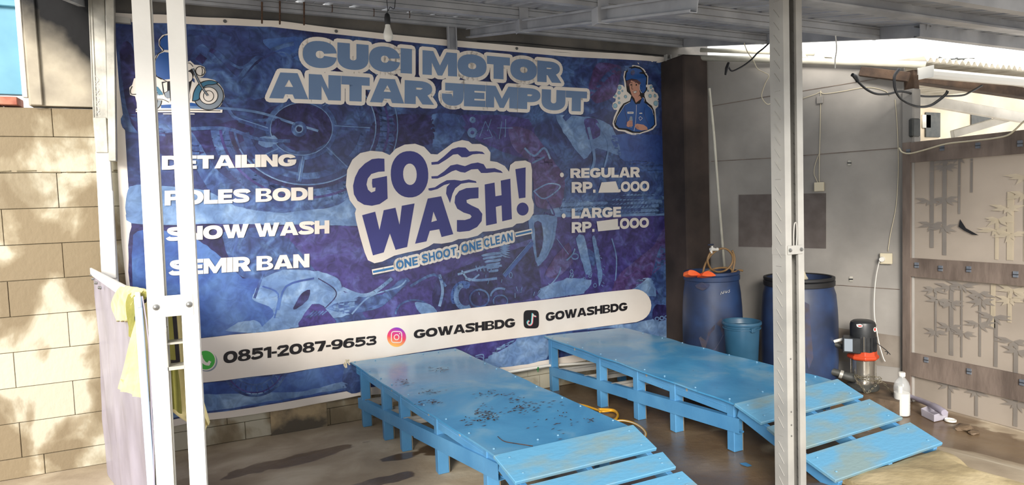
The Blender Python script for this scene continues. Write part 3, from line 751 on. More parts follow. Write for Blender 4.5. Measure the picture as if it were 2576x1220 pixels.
# big rear wheel, upper left
poly('pr_dark', [(300,130),(330,110),(420,330),(600,300),(640,330),(600,360),(430,400),(330,310)], 2)
c0 = (765, 315)
ring('pr_mid', c0, 205, 175, 54, -75, 170, 3, 40, .1); ring('pr_purple', c0, 212, 182, 6, -80, 172, 4, 40, .1); ring('pr_dark', c0, 186, 156, 10, -75, 172, 4, 36, .1)
ring('pr_light', c0, 180, 150, 3, -70, 150, 5, 36, .1); ring('pr_light', c0, 235, 204, 2.5, -60, 60, 5, 26, .1)
ring('pr_mid', c0, 150, 128, 16, -60, 165, 4, 36, .1)
poly('pr_dark', [(680,270),(740,258),(830,285),(842,340),(800,372),(740,380),(690,340),(660,300)], 4)
ring('pr_mid', (758,325), 84, 72, 12, 0, 360, 5, 30); ring('pr_light', (758,325), 78, 66, 2, 0, 360, 6, 30)
ring('pr_mid', (752,325), 15, 15, 9, 0, 360, 6, 14); ring('pr_light', (752,325), 9, 9, 3, 0, 360, 7, 12)
for k in range(9):
    a = math.radians(200+28*k); ring('pr_dark', (758+63*math.cos(a), 325+54*math.sin(a)), 6, 6, 6, 0, 360, 7, 8)
for k in range(6):
    a = math.radians(-50+46*k); strk('pr_mid', [(758+84*math.cos(a), 325+72*math.sin(a)), (765+165*math.cos(a+.12), 318+140*math.sin(a+.12))], 12, 5, 0)
    strk('pr_light', [(758+84*math.cos(a), 322+72*math.sin(a)), (765+165*math.cos(a+.12), 315+140*math.sin(a+.12))], 2, 6, 0)
strk('pr_light', [(430,270),(560,272),(660,285),(740,312),(800,330)], 6, 6); strk('pr_mid', [(420,330),(560,322),(650,350),(730,355)], 8, 6)
strk('pr_mid', [(470,190),(560,255),(600,300),(700,300)], 7, 5)
poly('pr_light', [(655,345),(690,340),(702,358),(670,372),(650,362)], 5)
# frame tubes near the rider print
poly('pr_mid', [(480,140),(510,110),(600,200),(610,230),(580,250),(470,190)], 3)
strk('pr_mid', [(440,90),(520,80),(580,100)], 14, 3); strk('pr_mid', [(500,120),(590,215)], 18, 4, 0); strk('pr_mid', [(590,215),(640,150),(700,120),(740,110)], 10, 4)
strk('pr_mid', [(545,128),(600,170),(640,150)], 6, 4); strk('pr_dark', [(500,155),(512,140)], 18, 5, 0); strk('pr_dark', [(530,132),(537,123)], 10, 5, 0)
for k in range(7): strk('pr_mid', [(600+14*k,235-14*k),(640+16*k,215-12*k),(690+12*k,150-4*k)], 5, 4)
poly('pr_mid', [(640,165),(700,130),(740,150),(700,230),(640,250),(600,225)], 3)
poly('pr_royal', [(660,100),(760,95),(750,150),(690,130)], 3)
# top centre and right collage
poly('pr_dark', [(960,290),(1084,292),(1088,360),(1000,372),(940,400),(930,330)], 3)
poly('pr_mid', [(1086,288),(1160,292),(1170,330),(1135,372),(1090,376)], 3)
poly('pr_purple', [(1160,290),(1330,300),(1350,400),(1260,380),(1180,340)], 3)
strk('pr_mid', [(1100,372),(1130,300)], 12, 4, 0)
ring('pr_light', (1187,334), 9, 9, 9, 0, 360, 5, 14); ring('pr_light', (1188,302), 5, 5, 7, 0, 360, 5, 10)
for a, b in (((1205,345),(1220,305)),((1220,305),(1238,345)),((1225,330),(1235,300)),((1238,345),(1215,350)),((1255,350),(1262,305)),((1250,322),(1290,322)),((1270,345),(1272,300))): strk('pr_light', [a, b], 2, 5, 0)
ring('pr_mid', (1222,350), 28, 26, 2.5, 180, 360, 5, 16)
poly('pr_plum', [(1280,320),(1340,330),(1400,420),(1330,400),(1290,370)], 4)
poly('pr_plum', [(1330,400),(1360,380),(1420,440),(1410,520),(1350,520),(1340,440)], 4)
strk('pr_light', [(1320,372),(1345,392),(1370,372),(1385,400)], 6, 5); strk('pr_light', [(1340,410),(1370,395)], 5, 5, 0)
strk('pr_light', [(1342,482),(1380,462),(1410,470),(1370,500),(1345,482)], 4, 5); strk('pr_purple', [(1375,500),(1395,540),(1370,535)], 4, 5)
poly('pr_light', [(1400,290),(1490,296),(1540,320),(1560,390),(1500,372),(1470,400),(1430,350)], 3)
poly('pr_purple', [(1470,300),(1500,300),(1510,340),(1480,350)], 4)
poly('pr_mid', [(1440,180),(1500,165),(1545,200),(1530,260),(1480,290),(1420,270)], 3)
poly('pr_plum', [(1500,160),(1560,170),(1545,240),(1500,260),(1480,230)], 4)
strk('pr_mid', [(1420,300),(1490,230),(1540,180),(1588,172)], 16, 4); strk('pr_light', [(1480,320),(1495,400),(1480,440)], 10, 5); strk('pr_light', [(1500,310),(1530,360),(1520,420)], 6, 5)
poly('pr_mid', [(1420,430),(1500,440),(1560,400),(1680,420),(1686,520),(1640,540),(1410,530)], 3)
poly('pr_light', [(1400,500),(1520,508),(1600,480),(1686,500),(1688,540),(1400,545)], 3)
poly('pr_royal', [(1540,340),(1676,345),(1682,430),(1600,430),(1560,400)], 3)
# lower centre engine block
poly('pr_purple', [(930,700),(1340,600),(1340,545),(1690,548),(1692,735),(1640,740),(1100,785),(920,800)], 2)
poly('pr_dark', [(1100,700),(1250,640),(1340,620),(1360,700),(1340,750),(1100,785)], 3)
poly('pr_light', [(1330,545),(1400,545),(1390,620),(1352,670),(1340,610)], 4); poly('pr_dark', [(1345,560),(1362,560),(1366,610),(1350,650)], 5)
strk('pr_light', [(1340,560),(1350,660)], 3, 6, 0); strk('pr_light', [(1395,560),(1385,620),(1358,665)], 3, 6)
for k in range(6):
    poly('pr_light', [(1212+4*k,640+8*k),(1262-2*k,632+9*k),(1262-2*k,638+9*k),(1214+3*k,645+8*k)], 5)
    poly('pr_light', [(1254,612+5*k),(1284,618+6*k),(1270,622+5*k)], 5)
strk('pr_royal', [(1268,695),(1340,610)], 11, 5, 0); strk('pr_light', [(1264,690),(1336,606)], 2, 6, 0)
ring('pr_light', (1284,692), 4, 7, 2.5, 0, 360, 6, 12)
strk('pr_light', [(1150,690),(1185,680),(1215,672),(1262,668)], 6, 5); strk('pr_light', [(1170,700),(1200,705),(1250,700)], 7, 5); strk('pr_light', [(1160,680),(1180,705),(1205,690)], 5, 5)
for k in range(5): strk('pr_light', [(1196+9*k,668),(1200+9*k,682)], 3, 6, 0)
ring('pr_light', (1170,745), 24, 30, 14, 60, 250, 5, 18); ring('pr_royal', (1165,745), 24, 30, 20, 150, 300, 4, 18)
ring('pr_mid', (1205,750), 24, 22, 5, 0, 360, 6, 20); ring('pr_dark', (1205,750), 14, 13, 12, 0, 360, 5, 16)
ring('pr_light', (1258,745), 24, 20, 6, 180, 300, 5, 14); ring('pr_mid', (1258,757), 18, 15, 4, 150, 390, 6, 14)
for k in range(14):
    a, b = 1180+random.random()*260, 690+random.random()*55; strk('pr_light', [(a,b),(a+random.uniform(-4,4),b+random.uniform(7,16))], 2, 7, 0)
strk('pr_light', [(1104,690),(1112,730),(1104,770)], 8, 5); strk('pr_mid', [(1030,720),(1090,690),(1120,720)], 7, 5)
ring('pr_mid', (1040,790), 46, 36, 5, 180, 350, 4, 16); poly('pr_light', [(1040,760),(1080,765),(1100,785),(1060,790)], 5)
poly('pr_light', [(1355,730),(1425,700),(1490,706),(1470,735),(1360,752)], 3); poly('pr_plum', [(1370,690),(1400,640),(1430,610),(1440,660),(1400,700)], 4)
strk('pr_light', [(1358,727),(1385,715),(1405,690),(1410,672)], 4, 5); strk('pr_light', [(1400,600),(1430,640)], 2, 5, 0)
poly('pr_light', [(1448,600),(1468,592),(1490,680),(1474,690)], 5); poly('pr_mid', [(1478,625),(1500,640),(1496,670),(1484,660)], 5)
poly('pr_light', [(1490,595),(1500,600),(1516,690),(1508,720),(1500,660)], 6); strk('pr_light', [(1540,600),(1552,650),(1548,720)], 4, 5)
ring('pr_light', (1446,645), 9, 7, 4, 0, 360, 6, 10); strk('pr_light', [(1425,655),(1440,640),(1446,625)], 5, 6)
poly('pr_light', [(1425,712),(1470,700),(1470,738),(1425,742)], 6)
for k in range(10): a = 1430+random.random()*70; b = 680+random.random()*50; ring('pr_light', (a,b), 4, 5, 2, 0, 360, 7, 8)
for k in range(12): a = 1505+random.random()*14; b = 640+k*7; strk('pr_light', [(a,b),(a+4,b+4)], 2, 7, 0)
poly('pr_plum', [(1540,735),(1560,690),(1640,620),(1680,560),(1690,640),(1640,690),(1580,735)], 5)
poly('pr_light', [(1584,735),(1600,705),(1638,700),(1648,745)], 5); poly('pr_mid', [(1638,700),(1660,620),(1692,640),(1694,740),(1660,745)], 5)
poly('pr_purple', [(1560,700),(1600,650),(1650,600),(1640,560),(1560,560),(1545,640)], 3)
# strip under the pill
poly('pr_royal', [(362,960),(505,965),(726,940),(860,915),(880,975),(700,1012),(503,1040),(430,1052),(366,1064)], 3)
poly('pr_light', [(420,1000),(560,990),(760,985),(860,960),(870,975),(700,1008),(503,1038),(430,1050)], 4)
poly('pr_mid', [(868,915),(905,905),(905,985),(862,980)], 4)
ring('pr_mid', (640,880), 92, 116, 6, 30, 150, 5, 24); ring('pr_mid', (640,872), 72, 96, 4, 30, 150, 5, 24); ring('pr_purple', (640,880), 84, 108, 3, 35, 145, 6, 24)
for k in range(12): a = math.radians(36+10*k); strk('pr_mid', [(640+76*math.cos(a),872+100*math.sin(a)),(642+88*math.cos(a),880+112*math.sin(a))], 3, 6, 0)
poly('pr_purple', [(1147,872),(1300,852),(1226,900),(1208,930),(1180,928)], 3); poly('pr_light', [(1300,852),(1372,842),(1374,903),(1222,928),(1214,910),(1250,875)], 3)
strk('pr_light', [(1150,880),(1165,886),(1160,900)], 3, 4); strk('pr_light', [(1195,895),(1215,892),(1210,915),(1185,912)], 3, 4); ring('pr_light', (1205,905), 12, 8, 2, 0, 360, 5, 12)
poly('pr_light', [(1400,835),(1600,812),(1694,790),(1696,852),(1560,826)], 3); poly('pr_dark', [(1642,778),(1650,765),(1680,770),(1686,800),(1655,808),(1640,800)], 4)
for k in range(3): ring('pr_light', (1652+12*k,802-2*k), 5, 4.5, 4, 0, 360, 5, 10)
# --- pill with the contact line
pill = [(385,868),(505,851),(580,842),(657,836),(740,826),(824,815),(960,800),(1100,784),(1250,767),(1408,749),(1520,735),(1596,727)]
pill += [(1596+41*math.cos(math.radians(a)), 768+41*math.sin(math.radians(a))) for a in range(-75, 90, 15)]
pill += [(1600,810),(1480,826),(1364,841),(1250,856),(1144,871),(1000,893),(871,914),(726,937),(600,951),(505,963),(385,978)]
fill(IK('pr_white'), px(pill), (), 8)
# --- texts
def textline(txt, tl, tr, bl, br, k, layer, s=.39, t=.27, gap=.03, wd=1.0, sp=.4, ol=None, olk=None, oll=None):
    P, w = word(txt, s, t, gap, wd, sp); Q = place(P, w, tl, tr, bl, br)
    if ol: outline(IK(olk+'#edge of '+txt), Q, ol, oll)
    ink_text(IK(k+'#'+txt), Q, layer); return Q
T1 = textline('CUCI MOTOR', (761,101), (1411,157), (761,170), (1411,209), 'pr_title', 10, .50, .36, .02, 1.02, .45, 0.030, 'pr_white', 9)
T2 = textline('ANTAR JEMPUT', (677,181), (1476,231), (677,247), (1475,281), 'pr_title', 10, .48, .34, .015, 1.0, .36, 0.030, 'pr_white', 9)
textline('DETAILING', (407,392), (745,388), (407,427), (745,418), 'pr_white', 10)
textline('POLES BODI', (414,480), (787,471), (414,517), (787,503), 'pr_white', 10)
textline('SNOW WASH', (419,572), (828,554), (419,607), (828,587), 'pr_white', 10)
textline('SEMIR BAN', (426,655), (778,638), (426,694), (778,672), 'pr_white', 10)
textline('REGULAR', (1434,424), (1609,420), (1434,448), (1609,446), 'pr_white', 10)
textline('RP.', (1437,458), (1497,457), (1437,485), (1497,485), 'pr_white', 10)
textline('.000', (1556,457), (1632,455), (1556,483), (1632,481), 'pr_white', 10, .33, .25)
textline('LARGE', (1437,525), (1562,520), (1437,550), (1562,546), 'pr_white', 10)
textline('RP.', (1437,559), (1495,557), (1437,586), (1495,583), 'pr_white', 10)
textline('.000', (1554,549), (1631,547), (1554,577), (1631,572), 'pr_white', 10, .33, .25)
fill(IK('pr_white'), px([(1504,485),(1512,459),(1548,456),(1558,484)]), (), 11)
fill(IK('pr_white'), px([(1500,557),(1554,550),(1555,577),(1504,582)]), (), 11)
for c in ((1413,440),(1417,543)): fill(IK('pr_white'), px(sell(c[0], c[1], 5, 6, 2, k=14)), (), 10)
textline('0851-2087-9653', (562,884), (947,843), (562,914), (947,866), 'black_ink', 10, .36, .25, .03)
textline('GOWASHBDG', (1039,829), (1294,799), (1039,851), (1294,822), 'black_ink', 10, .37, .26, .02)
textline('GOWASHBDG', (1371,786), (1578,760), (1371,808), (1578,781), 'black_ink', 10, .37, .26, .02)
# --- round phone icon
fill(IK('pr_gray'), px(sell(520,908,27,26,2,k=28)), (), 9); fill(IK('pr_white'), px(sell(518,905,26,26,2,k=28)), (), 10); fill(IK('pr_green'), px(sell(517.5,905,23.5,23.5,2,k=28)), (), 11)
stroke(IK('pr_white'), px([(505,893),(508,903),(516,913),(527,915)]), 7*.00297, 12, sm=4)
stroke(IK('pr_white'), px([(503,892),(507,891)]), 9*.00297, 12); stroke(IK('pr_white'), px([(523,910),(529,913)]), 9*.00297, 12)
# --- camera icon
fill(IK('pr_grad'), px(sell(996,847,23.5,24.5,2,k=32)), (), 10)
stroke(IK('pr_white'), px(sell(996,846.5,13,14,4.5,0,359.9,24)), 2.4*.00297, 11); stroke(IK('pr_white'), px(sell(996,847,6,6.5,2,0,359.9,16)), 2.4*.00297, 11); fill(IK('pr_white'), px(sell(1003.5,838,1.5,1.5,2,k=8)), (), 11)
# --- note icon
fill(IK('black_ink'), px(sell(1334.5,802.5,19.5,23,4.5,k=32)), (), 10)
def note(dx, dy, k, l):
    stroke(IK(k), px([(1338+dx,788+dy),(1336+dx,812+dy)]), 3.6*.00297, l)
    stroke(IK(k), px([(a+dx, b+dy) for a, b in [(1336,811),(1333,816),(1327,816),(1325,810),(1329,806)]]), 3.4*.00297, l, sm=3)
    stroke(IK(k), px([(a+dx, b+dy) for a, b in [(1338,789),(1341,794),(1346,795)]]), 3.6*.00297, l, sm=3)
note(-1.2,-1,'pr_cyan',11); note(1.2,1,'pr_redink',12); note(0,0,'pr_white',13)
# --- GO WASH logo, traced
def lg(pts): return [W2(820+a/3.05, 320+b/3.05) for a, b in pts]
blob = [(160,330),(200,250),(260,200),(340,182),(430,190),(487,215),(530,168),(600,135),(680,128),(750,152),(800,207),(850,210),(910,165),(970,120),(1040,100),(1090,110),(1115,130),(1180,130),(1230,155),(1258,195),(1255,260),(1310,268),(1370,298),(1403,342),(1412,290),(1450,262),(1530,255),(1572,275),(1582,330),(1580,540),(1595,590),(1592,660),(1560,710),(1510,735),(1462,740),(1430,765),(1360,778),(1290,795),(1200,802),(1160,832),(1080,852),(1010,858),(960,880),(880,893),(820,890),(780,915),(720,940),(620,960),(520,985),(430,1030),(370,1043),(320,1020),(295,960),(260,840),(230,720),(220,660),(230,628),(180,560),(150,450)]
fill(IK('pr_white'), lg(blob), (), 9)
LG = lambda pts, hs=(): fill(IK('pr_logo'), lg(pts), [lg(h) for h in hs], 10)
LG([(445,243),(400,240),(350,246),(295,280),(250,325),(220,385),(205,450),(212,515),(240,565),(290,595),(350,603),(410,590),(470,548),(465,375),(352,398),(350,430),(355,465),(378,463),(375,490),(345,502),(320,480),(308,440),(318,395),(345,360),(400,343),(447,340)])
LG(sell(637,362,143,178,2.15,k=34,rot=-.04), [sell(640,362,52,82,2.1,k=22,rot=-.04)])
LG([(275,675),(375,648),(408,788),(440,637),(530,618),(560,747),(578,603),(675,585),(618,918),(530,940),(487,815),(440,960),(358,983)])
LG([(775,548),(878,530),(970,820),(880,842),(862,782),(790,795),(765,875),(678,893)], [[(818,648),(845,715),(802,728)]])
LG([(1165,462),(1165,545),(1100,550),(1072,560),(1075,580),(1110,600),(1165,625),(1195,665),(1190,720),(1155,765),(1095,795),(1020,803),(998,800),(998,712),(1060,712),(1100,700),(1112,685),(1100,670),(1050,655),(1000,625),(980,580),(985,530),(1015,490),(1070,468)])
LG([(1213,440),(1290,425),(1297,530),(1345,522),(1338,410),(1413,395),(1425,705),(1350,722),(1345,600),(1300,612),(1308,738),(1225,755)])
LG([(1452,322),(1532,308),(1530,540),(1480,547)]); LG(sell(1508,628,46,50,2,k=20))
LG([(803,270),(850,265),(900,225),(960,170),(1010,155),(1065,158),(1095,188),(1150,185),(1195,190),(1215,208),(1170,205),(1120,210),(1075,232),(1035,232),(1005,208),(970,212),(920,248),(860,285),(805,290)])
LG([(803,378),(850,375),(900,340),(950,295),(1000,285),(1060,300),(1110,280),(1160,272),(1205,285),(1225,318),(1290,315),(1340,335),(1355,352),(1290,345),(1230,352),(1185,352),(1160,322),(1110,325),(1060,350),(1025,345),(990,330),(960,340),(900,375),(850,395),(805,395)])
LG([(780,470),(830,462),(870,435),(920,408),(980,405),(1030,412),(1090,402),(1145,415),(1150,428),(1090,425),(1030,435),(985,470),(965,510),(945,583),(930,545),(915,510),(920,460),(945,432),(900,445),(850,475),(800,488),(782,485)])
tq = lambda a: (820+a[0]/3.05, 320+a[1]/3.05)
for txt, x0, x1 in (('ONE', 530, 695), ('SHOOT,', 725, 1010), ('ONE', 1030, 1185), ('CLEAN', 1205, 1428)):
    yb = lambda x: 1092-(x-530)*0.25
    textline(txt, tq((x0, yb(x0)-66)), tq((x1, yb(x1)-62)), tq((x0+8, yb(x0))), tq((x1+4, yb(x1)+2)), 'pr_tag', 11, .24, .20, .14, .78, .4, 0.020, 'pr_white', 9)
for a, b in (((358,1110),(515,1078)), ((1455,824),(1575,797))):
    stroke(IK('pr_white'), lg([(a[0]-5,a[1]+1), ((a[0]+b[0])/2,(a[1]+b[1])/2), (b[0]+5,b[1]-1)]), .042, 9); fill(IK('pr_tag'), pen(lg([a, b]), .0085), (), 11)
# --- smiling washer in a helmet (print, right)
def mq(pts): return [W2(1500+a/5.545, 140+b/5.545) for a, b in pts]
def MF(k, pts, l, hs=()): fill(IK(k), mq(pts), [mq(h) for h in hs], l)
def MS(k, pts, w, l, sm=3): stroke(IK(k), mq(pts), w*.00297/5.545*1.05, l, sm=sm)
MF('pr_white', [(370,300),(385,220),(430,160),(500,135),(580,145),(650,190),(690,240),(715,290),(712,410),(760,405),(795,440),(800,500),(850,530),(862,580),(845,620),(865,660),(860,710),(820,745),(835,880),(838,970),(790,1030),(720,1060),(640,1080),(580,1108),(500,1105),(430,1085),(390,1062),(300,1050),(245,1010),(222,950),(240,860),(270,790),(285,760),(240,755),(215,710),(225,660),(260,640),(265,600),(228,590),(225,550),(265,510),(270,440),(310,408),(360,415),(388,450)], 3)
MF('black_ink', [(385,300),(400,225),(445,170),(520,150),(600,170),(650,215),(700,290),(700,480),(660,540),(690,640),(770,700),(805,790),(818,900),(822,960),(780,1010),(700,1045),(600,1080),(500,1078),(400,1040),(300,1030),(255,990),(240,930),(270,850),(320,740),(370,670),(460,630),(480,560),(420,500),(405,400)], 4)
MF('pr_jacket', [(398,330),(415,240),(460,190),(530,175),(600,195),(650,250),(685,310),(680,480),(650,525),(610,520),(590,470),(600,390),(560,340),(480,325),(410,350)], 5)
MF('pr_dark', sell(497,243,30,38,2,k=16), 6)
MF('pr_skin', [(445,400),(460,345),(520,350),(570,370),(600,420),(590,500),(600,540),(560,590),(520,600),(485,560),(460,480)], 6)
MF('pr_hair', [(405,360),(470,335),(560,345),(610,380),(600,420),(560,385),(470,350),(450,400),(430,440),(410,400)], 7)
MF('pr_skin', [(520,600),(600,560),(625,600),(545,660)], 6)
MS('black_ink', [(490,400),(485,465),(505,470)], 6, 8); MF('black_ink', sell(472,411,9,13,2,k=10), 8); MF('black_ink', sell(547,411,10,13,2,k=10), 8)
MS('black_ink', [(455,385),(475,378),(490,388)], 7, 8); MS('black_ink', [(525,385),(548,375),(570,388)], 7, 8)
MF('pr_white', [(498,505),(550,495),(545,520),(515,532)], 8); MS('black_ink', [(498,505),(550,495),(545,520),(515,532),(498,505)], 4, 9, 0)
MS('pr_white', [(600,400),(590,440),(600,500),(625,525)], 6, 8)
MF('pr_jacket', [(470,640),(480,590),(540,680),(600,670),(640,580),(665,600),(660,660),(720,690),(780,760),(800,880),(805,960),(740,1020),(690,1040),(600,1060),(520,1060),(430,1020),(310,1010),(265,960),(290,850),(390,690)], 6)
MS('pr_white', [(378,700),(330,780),(280,860),(252,940)], 6, 7); MS('pr_white', [(705,690),(760,740),(790,830)], 6, 7); MS('pr_white', [(550,690),(545,820),(540,940),(520,1050)], 6, 7); MS('pr_white', [(640,585),(660,600),(655,640)], 6, 7); MS('pr_white', [(375,695),(460,650)], 6, 7, 0)
MS('pr_dark', [(670,720),(660,800),(690,900),(730,980)], 7, 7); MS('pr_dark', [(385,720),(400,820),(420,900),(400,960)], 9, 7)
MF('pr_white', [(425,785),(508,785),(508,812),(425,812)], 8); MS('pr_dark', [(436,799),(498,799)], 7, 9, 0); MF('pr_white', [(592,800),(630,798),(634,812),(590,814)], 8); MS('pr_white', [(585,870),(605,850),(638,875),(605,905),(585,870)], 6, 8, 0)
MF('pr_gray', [(462,850),(490,850),(498,900),(492,1000),(470,1005),(450,890)], 7)
MF('pr_skin', [(420,930),(450,905),(495,910),(500,985),(440,1000),(412,985)], 8); MF('pr_skin', [(530,970),(560,950),(650,965),(700,1000),(708,1035),(620,1045),(560,1025),(535,1000)], 8)
for k in range(4): MS('pr_dark', [(448,925+20*k),(495,925+20*k)], 4, 9, 0)
for k in range(3): MS('pr_dark', [(540+14*k,990-6*k),(556+14*k,1020)], 4, 9, 0)
for x, y, r in ((315,450,24),(310,520,20),(258,565,16),(255,702,28),(355,495,11),(398,575,18),(308,597,12),(310,660,15),(755,442,18),(740,565,22),(813,562,18),(822,668,30),(708,488,10),(775,490,12)):
    MF('pr_bubble', sell(x,y,r*.95,r*1.1,2,k=14), 5); stroke(IK('pr_teal'), mq(sell(x,y,r,r*1.15,2,0,359.9,14)), 5*.00056, 6)
# --- rider print (left)
def rq(pts): return [W2(320+a/5.547, 80+b/5.547) for a, b in pts]
def RF(k, pts, l, hs=()): fill(IK(k), rq(pts), [rq(h) for h in hs], l)
def RS(k, pts, w, l, sm=3): stroke(IK(k), rq(pts), w*.00056, l, sm=sm)
RF('pr_white', [(30,780),(70,740),(95,650),(350,590),(370,420),(400,330),(490,265),(440,190),(440,110),(490,50),(560,30),(640,50),(700,110),(700,200),(650,270),(760,330),(830,430),(880,405),(940,460),(1020,465),(1080,490),(1100,560),(1060,620),(1000,640),(1120,645),(1220,670),(1290,730),(1340,800),(1360,900),(1330,990),(1280,1060),(1330,1080),(1325,1125),(120,1120),(120,1080),(150,1060),(110,900),(40,880)], 5)
RF('pr_jacket', [(465,110),(510,60),(570,50),(640,80),(670,140),(650,220),(600,260),(500,255),(460,190)], 6)
RF('pr_jacket', [(385,500),(400,390),(450,310),(520,285),(620,300),(720,360),(800,460),(780,520),(680,480),(640,560),(620,660),(500,670),(410,620)], 6)
RS('black_ink', [(530,55),(465,110),(455,190),(510,262),(430,310),(385,420),(380,520),(410,620),(480,665)], 8, 7)
RF('pr_gray', sell(1135,890,205,195,2,k=34), 7, ); RS('black_ink', sell(1135,890,208,198,2,0,359.9,34), 10, 8, 0)
RF('pr_white', sell(1135,890,130,120,2,k=28), 8); RS('black_ink', sell(1135,890,130,120,2,0,359.9,28), 8, 9, 0); RS('black_ink', sell(1135,895,72,75,2,0,359.9,20), 8, 9, 0)
RF('pr_teal', [(910,970),(925,860),(960,780),(1010,730),(1070,700),(1140,680),(1220,690),(1262,712),(1200,735),(1110,745),(1050,790),(1010,870),(1000,940),(960,968)], 9); RS('black_ink', [(910,970),(925,860),(960,780),(1010,720),(1090,685),(1180,680),(1262,712),(1200,735),(1110,745),(1050,790),(1010,870),(1000,945),(910,970)], 8, 10)
RF('pr_gray', sell(330,960,150,140,2,k=30), 6); RS('black_ink', sell(330,960,150,140,2,0,359.9,30), 9, 7, 0); RF('pr_white', sell(330,960,90,85,2,k=24), 7); RS('black_ink', sell(330,960,90,85,2,0,359.9,24), 7, 8, 0)
RF('pr_teal', [(350,740),(430,770),(490,850),(500,880),(440,880),(400,800),(350,770)], 8)
RF('black_ink', [(480,700),(620,690),(900,520),(930,600),(900,700),(860,900),(700,960),(560,960),(500,850)], 7)
RF('pr_white', [(500,720),(560,700),(560,830),(520,850)], 8); RF('pr_gray', [(520,860),(590,820),(600,930),(540,920)], 8); RF('pr_white', sell(860,630,50,70,2,k=18), 8); RF('pr_white', sell(850,900,30,60,2,k=16), 8)
RF('pr_white', [(360,890),(480,885),(560,930),(600,930),(600,975),(500,960),(360,940)], 8); RS('black_ink', [(360,940),(500,945),(580,985)], 7, 9); RS('black_ink', [(350,605),(450,640),(560,700)], 8, 9)
RF('pr_white', sell(1020,550,62,62,2,k=20), 9); RS('black_ink', sell(1020,550,64,64,2,0,359.9,20), 9, 10, 0); RS('black_ink', [(1040,490),(1050,550),(1040,610)], 8, 11)
RS('black_ink', [(830,440),(880,445),(920,490)], 8, 10); RS('black_ink', [(915,515),(990,680),(1060,800),(1125,890)], 26, 11); RS('pr_gray', [(915,515),(990,680),(1060,800),(1125,890)], 12, 12)
RF('pr_jacket', [(470,1020),(700,1010),(900,990),(960,1000),(1030,1070),(470,1065)], 6); RS('black_ink', [(120,1095),(700,1095),(1300,1100)], 8, 6, 0); RS('pr_white', [(380,1118),(450,1112)], 10, 6, 0); RS('pr_white', [(500,1145),(940,1148)], 10, 6, 0)
RS('black_ink', [(70,760),(45,820),(60,870),(130,870)], 8, 7)

banner = MB(); banner.v = fabric.v; banner.f = fabric.f
banner = banner.build('banner', M['pr_white'], smooth=True, recalc=False)
tag(banner, 'large blue printed vinyl banner with a white border hung on the block wall', 'banner')
NAMES = {'pr_bg':'navy_print','pr_white':'white_print','pr_title':'title_lettering','black_ink':'black_print','pr_logo':'logo_lettering','pr_tag':'tagline_lettering','pr_light':'pale_blue_print','pr_mid':'mid_blue_print','pr_dark':'dark_print','pr_purple':'purple_print','pr_plum':'plum_print','pr_royal':'royal_blue_print','pr_green':'phone_icon','pr_grad':'camera_icon','pr_cyan':'note_icon_cyan','pr_redink':'note_icon_red','pr_skin':'skin_print','pr_jacket':'jacket_print','pr_hair':'hair_print','pr_bubble':'bubble_print','pr_teal':'teal_print','pr_gray':'grey_print'}
for k, ik in inks.items():
    kk = k.split('#'); b = MB(); b.v = ik.v; b.f = ik.f
    nm = NAMES[kk[0]] if len(kk) == 1 else ('lettering' if not kk[1].startswith('edge') else 'lettering_edge')
    o = b.build(nm, M[kk[0]], banner, smooth=True, recalc=False, kind='stuff')
    if len(kk) == 2 and nm == 'lettering': o['label'] = {'pr_title':'blue', 'pr_white':'white', 'black_ink':'black', 'pr_tag':'small blue'}[kk[0]]+' printed words '+kk[1]
# eyelet with its rope knot, little rod hooks
def eyelet(x, y):
    p = at(x, y, Y=YB); MB().lathe([(.006,-.004),(.012,-.004),(.012,.0),(.006,.0)], (p.x, foldy(p.x, p.z)-.003, p.z), 12, 'y').build('eyelet', M['screw_zn'], banner)
for q in ((845,80),(566,54),(1678,150),(1300,122)): eyelet(*q)

# ================================================================= STEEL ROOF FRAME
KR = 0.22
def zr(y): return 3.075 - KR*(4.78-y)
RV = Vector((0, 1, KR)).normalized(); RN = Vector((0, -KR, 1)).normalized()
def roof_px(px, py, o=0.0): return at(px, py, pl=(Vector((0, -KR, 1)), 3.075-KR*4.78+o))
def member(name, label, p0, p1, wd, fd, w=.075, fl_=.035, m='zinc_roof', group=None, cat='beam', rods=(), t=.0025):
    b = MB().chan(p0, p1, wd, fd, w, fl_, .011, t)
    o = b.build(name, M[m]); tag(o, label, cat, group)
    return o
X0, X1 = -0.95, 3.955
for y, lab in ((4.76, 'light steel roof purlin just above the banner top'), (3.75, 'second steel roof purlin out from the back wall'), (2.80, 'third steel roof purlin out from the back wall, behind the front beam')):
    o = member('roof_purlin', lab, (X0, y, zr(y)+.0375), (X1, y, zr(y)+.0375), (0,0,1), (0,1,0))
    MB().tube([(X0, y-.002, zr(y)+.060), (X1, y-.002, zr(y)+.060)], .0015, 4).build('groove', M['screw_zn'], o)
    MB().tube([(X0, y-.002, zr(y)+.022), (X1, y-.002, zr(y)+.022)], .0015, 4).build('groove', M['screw_zn'], o)
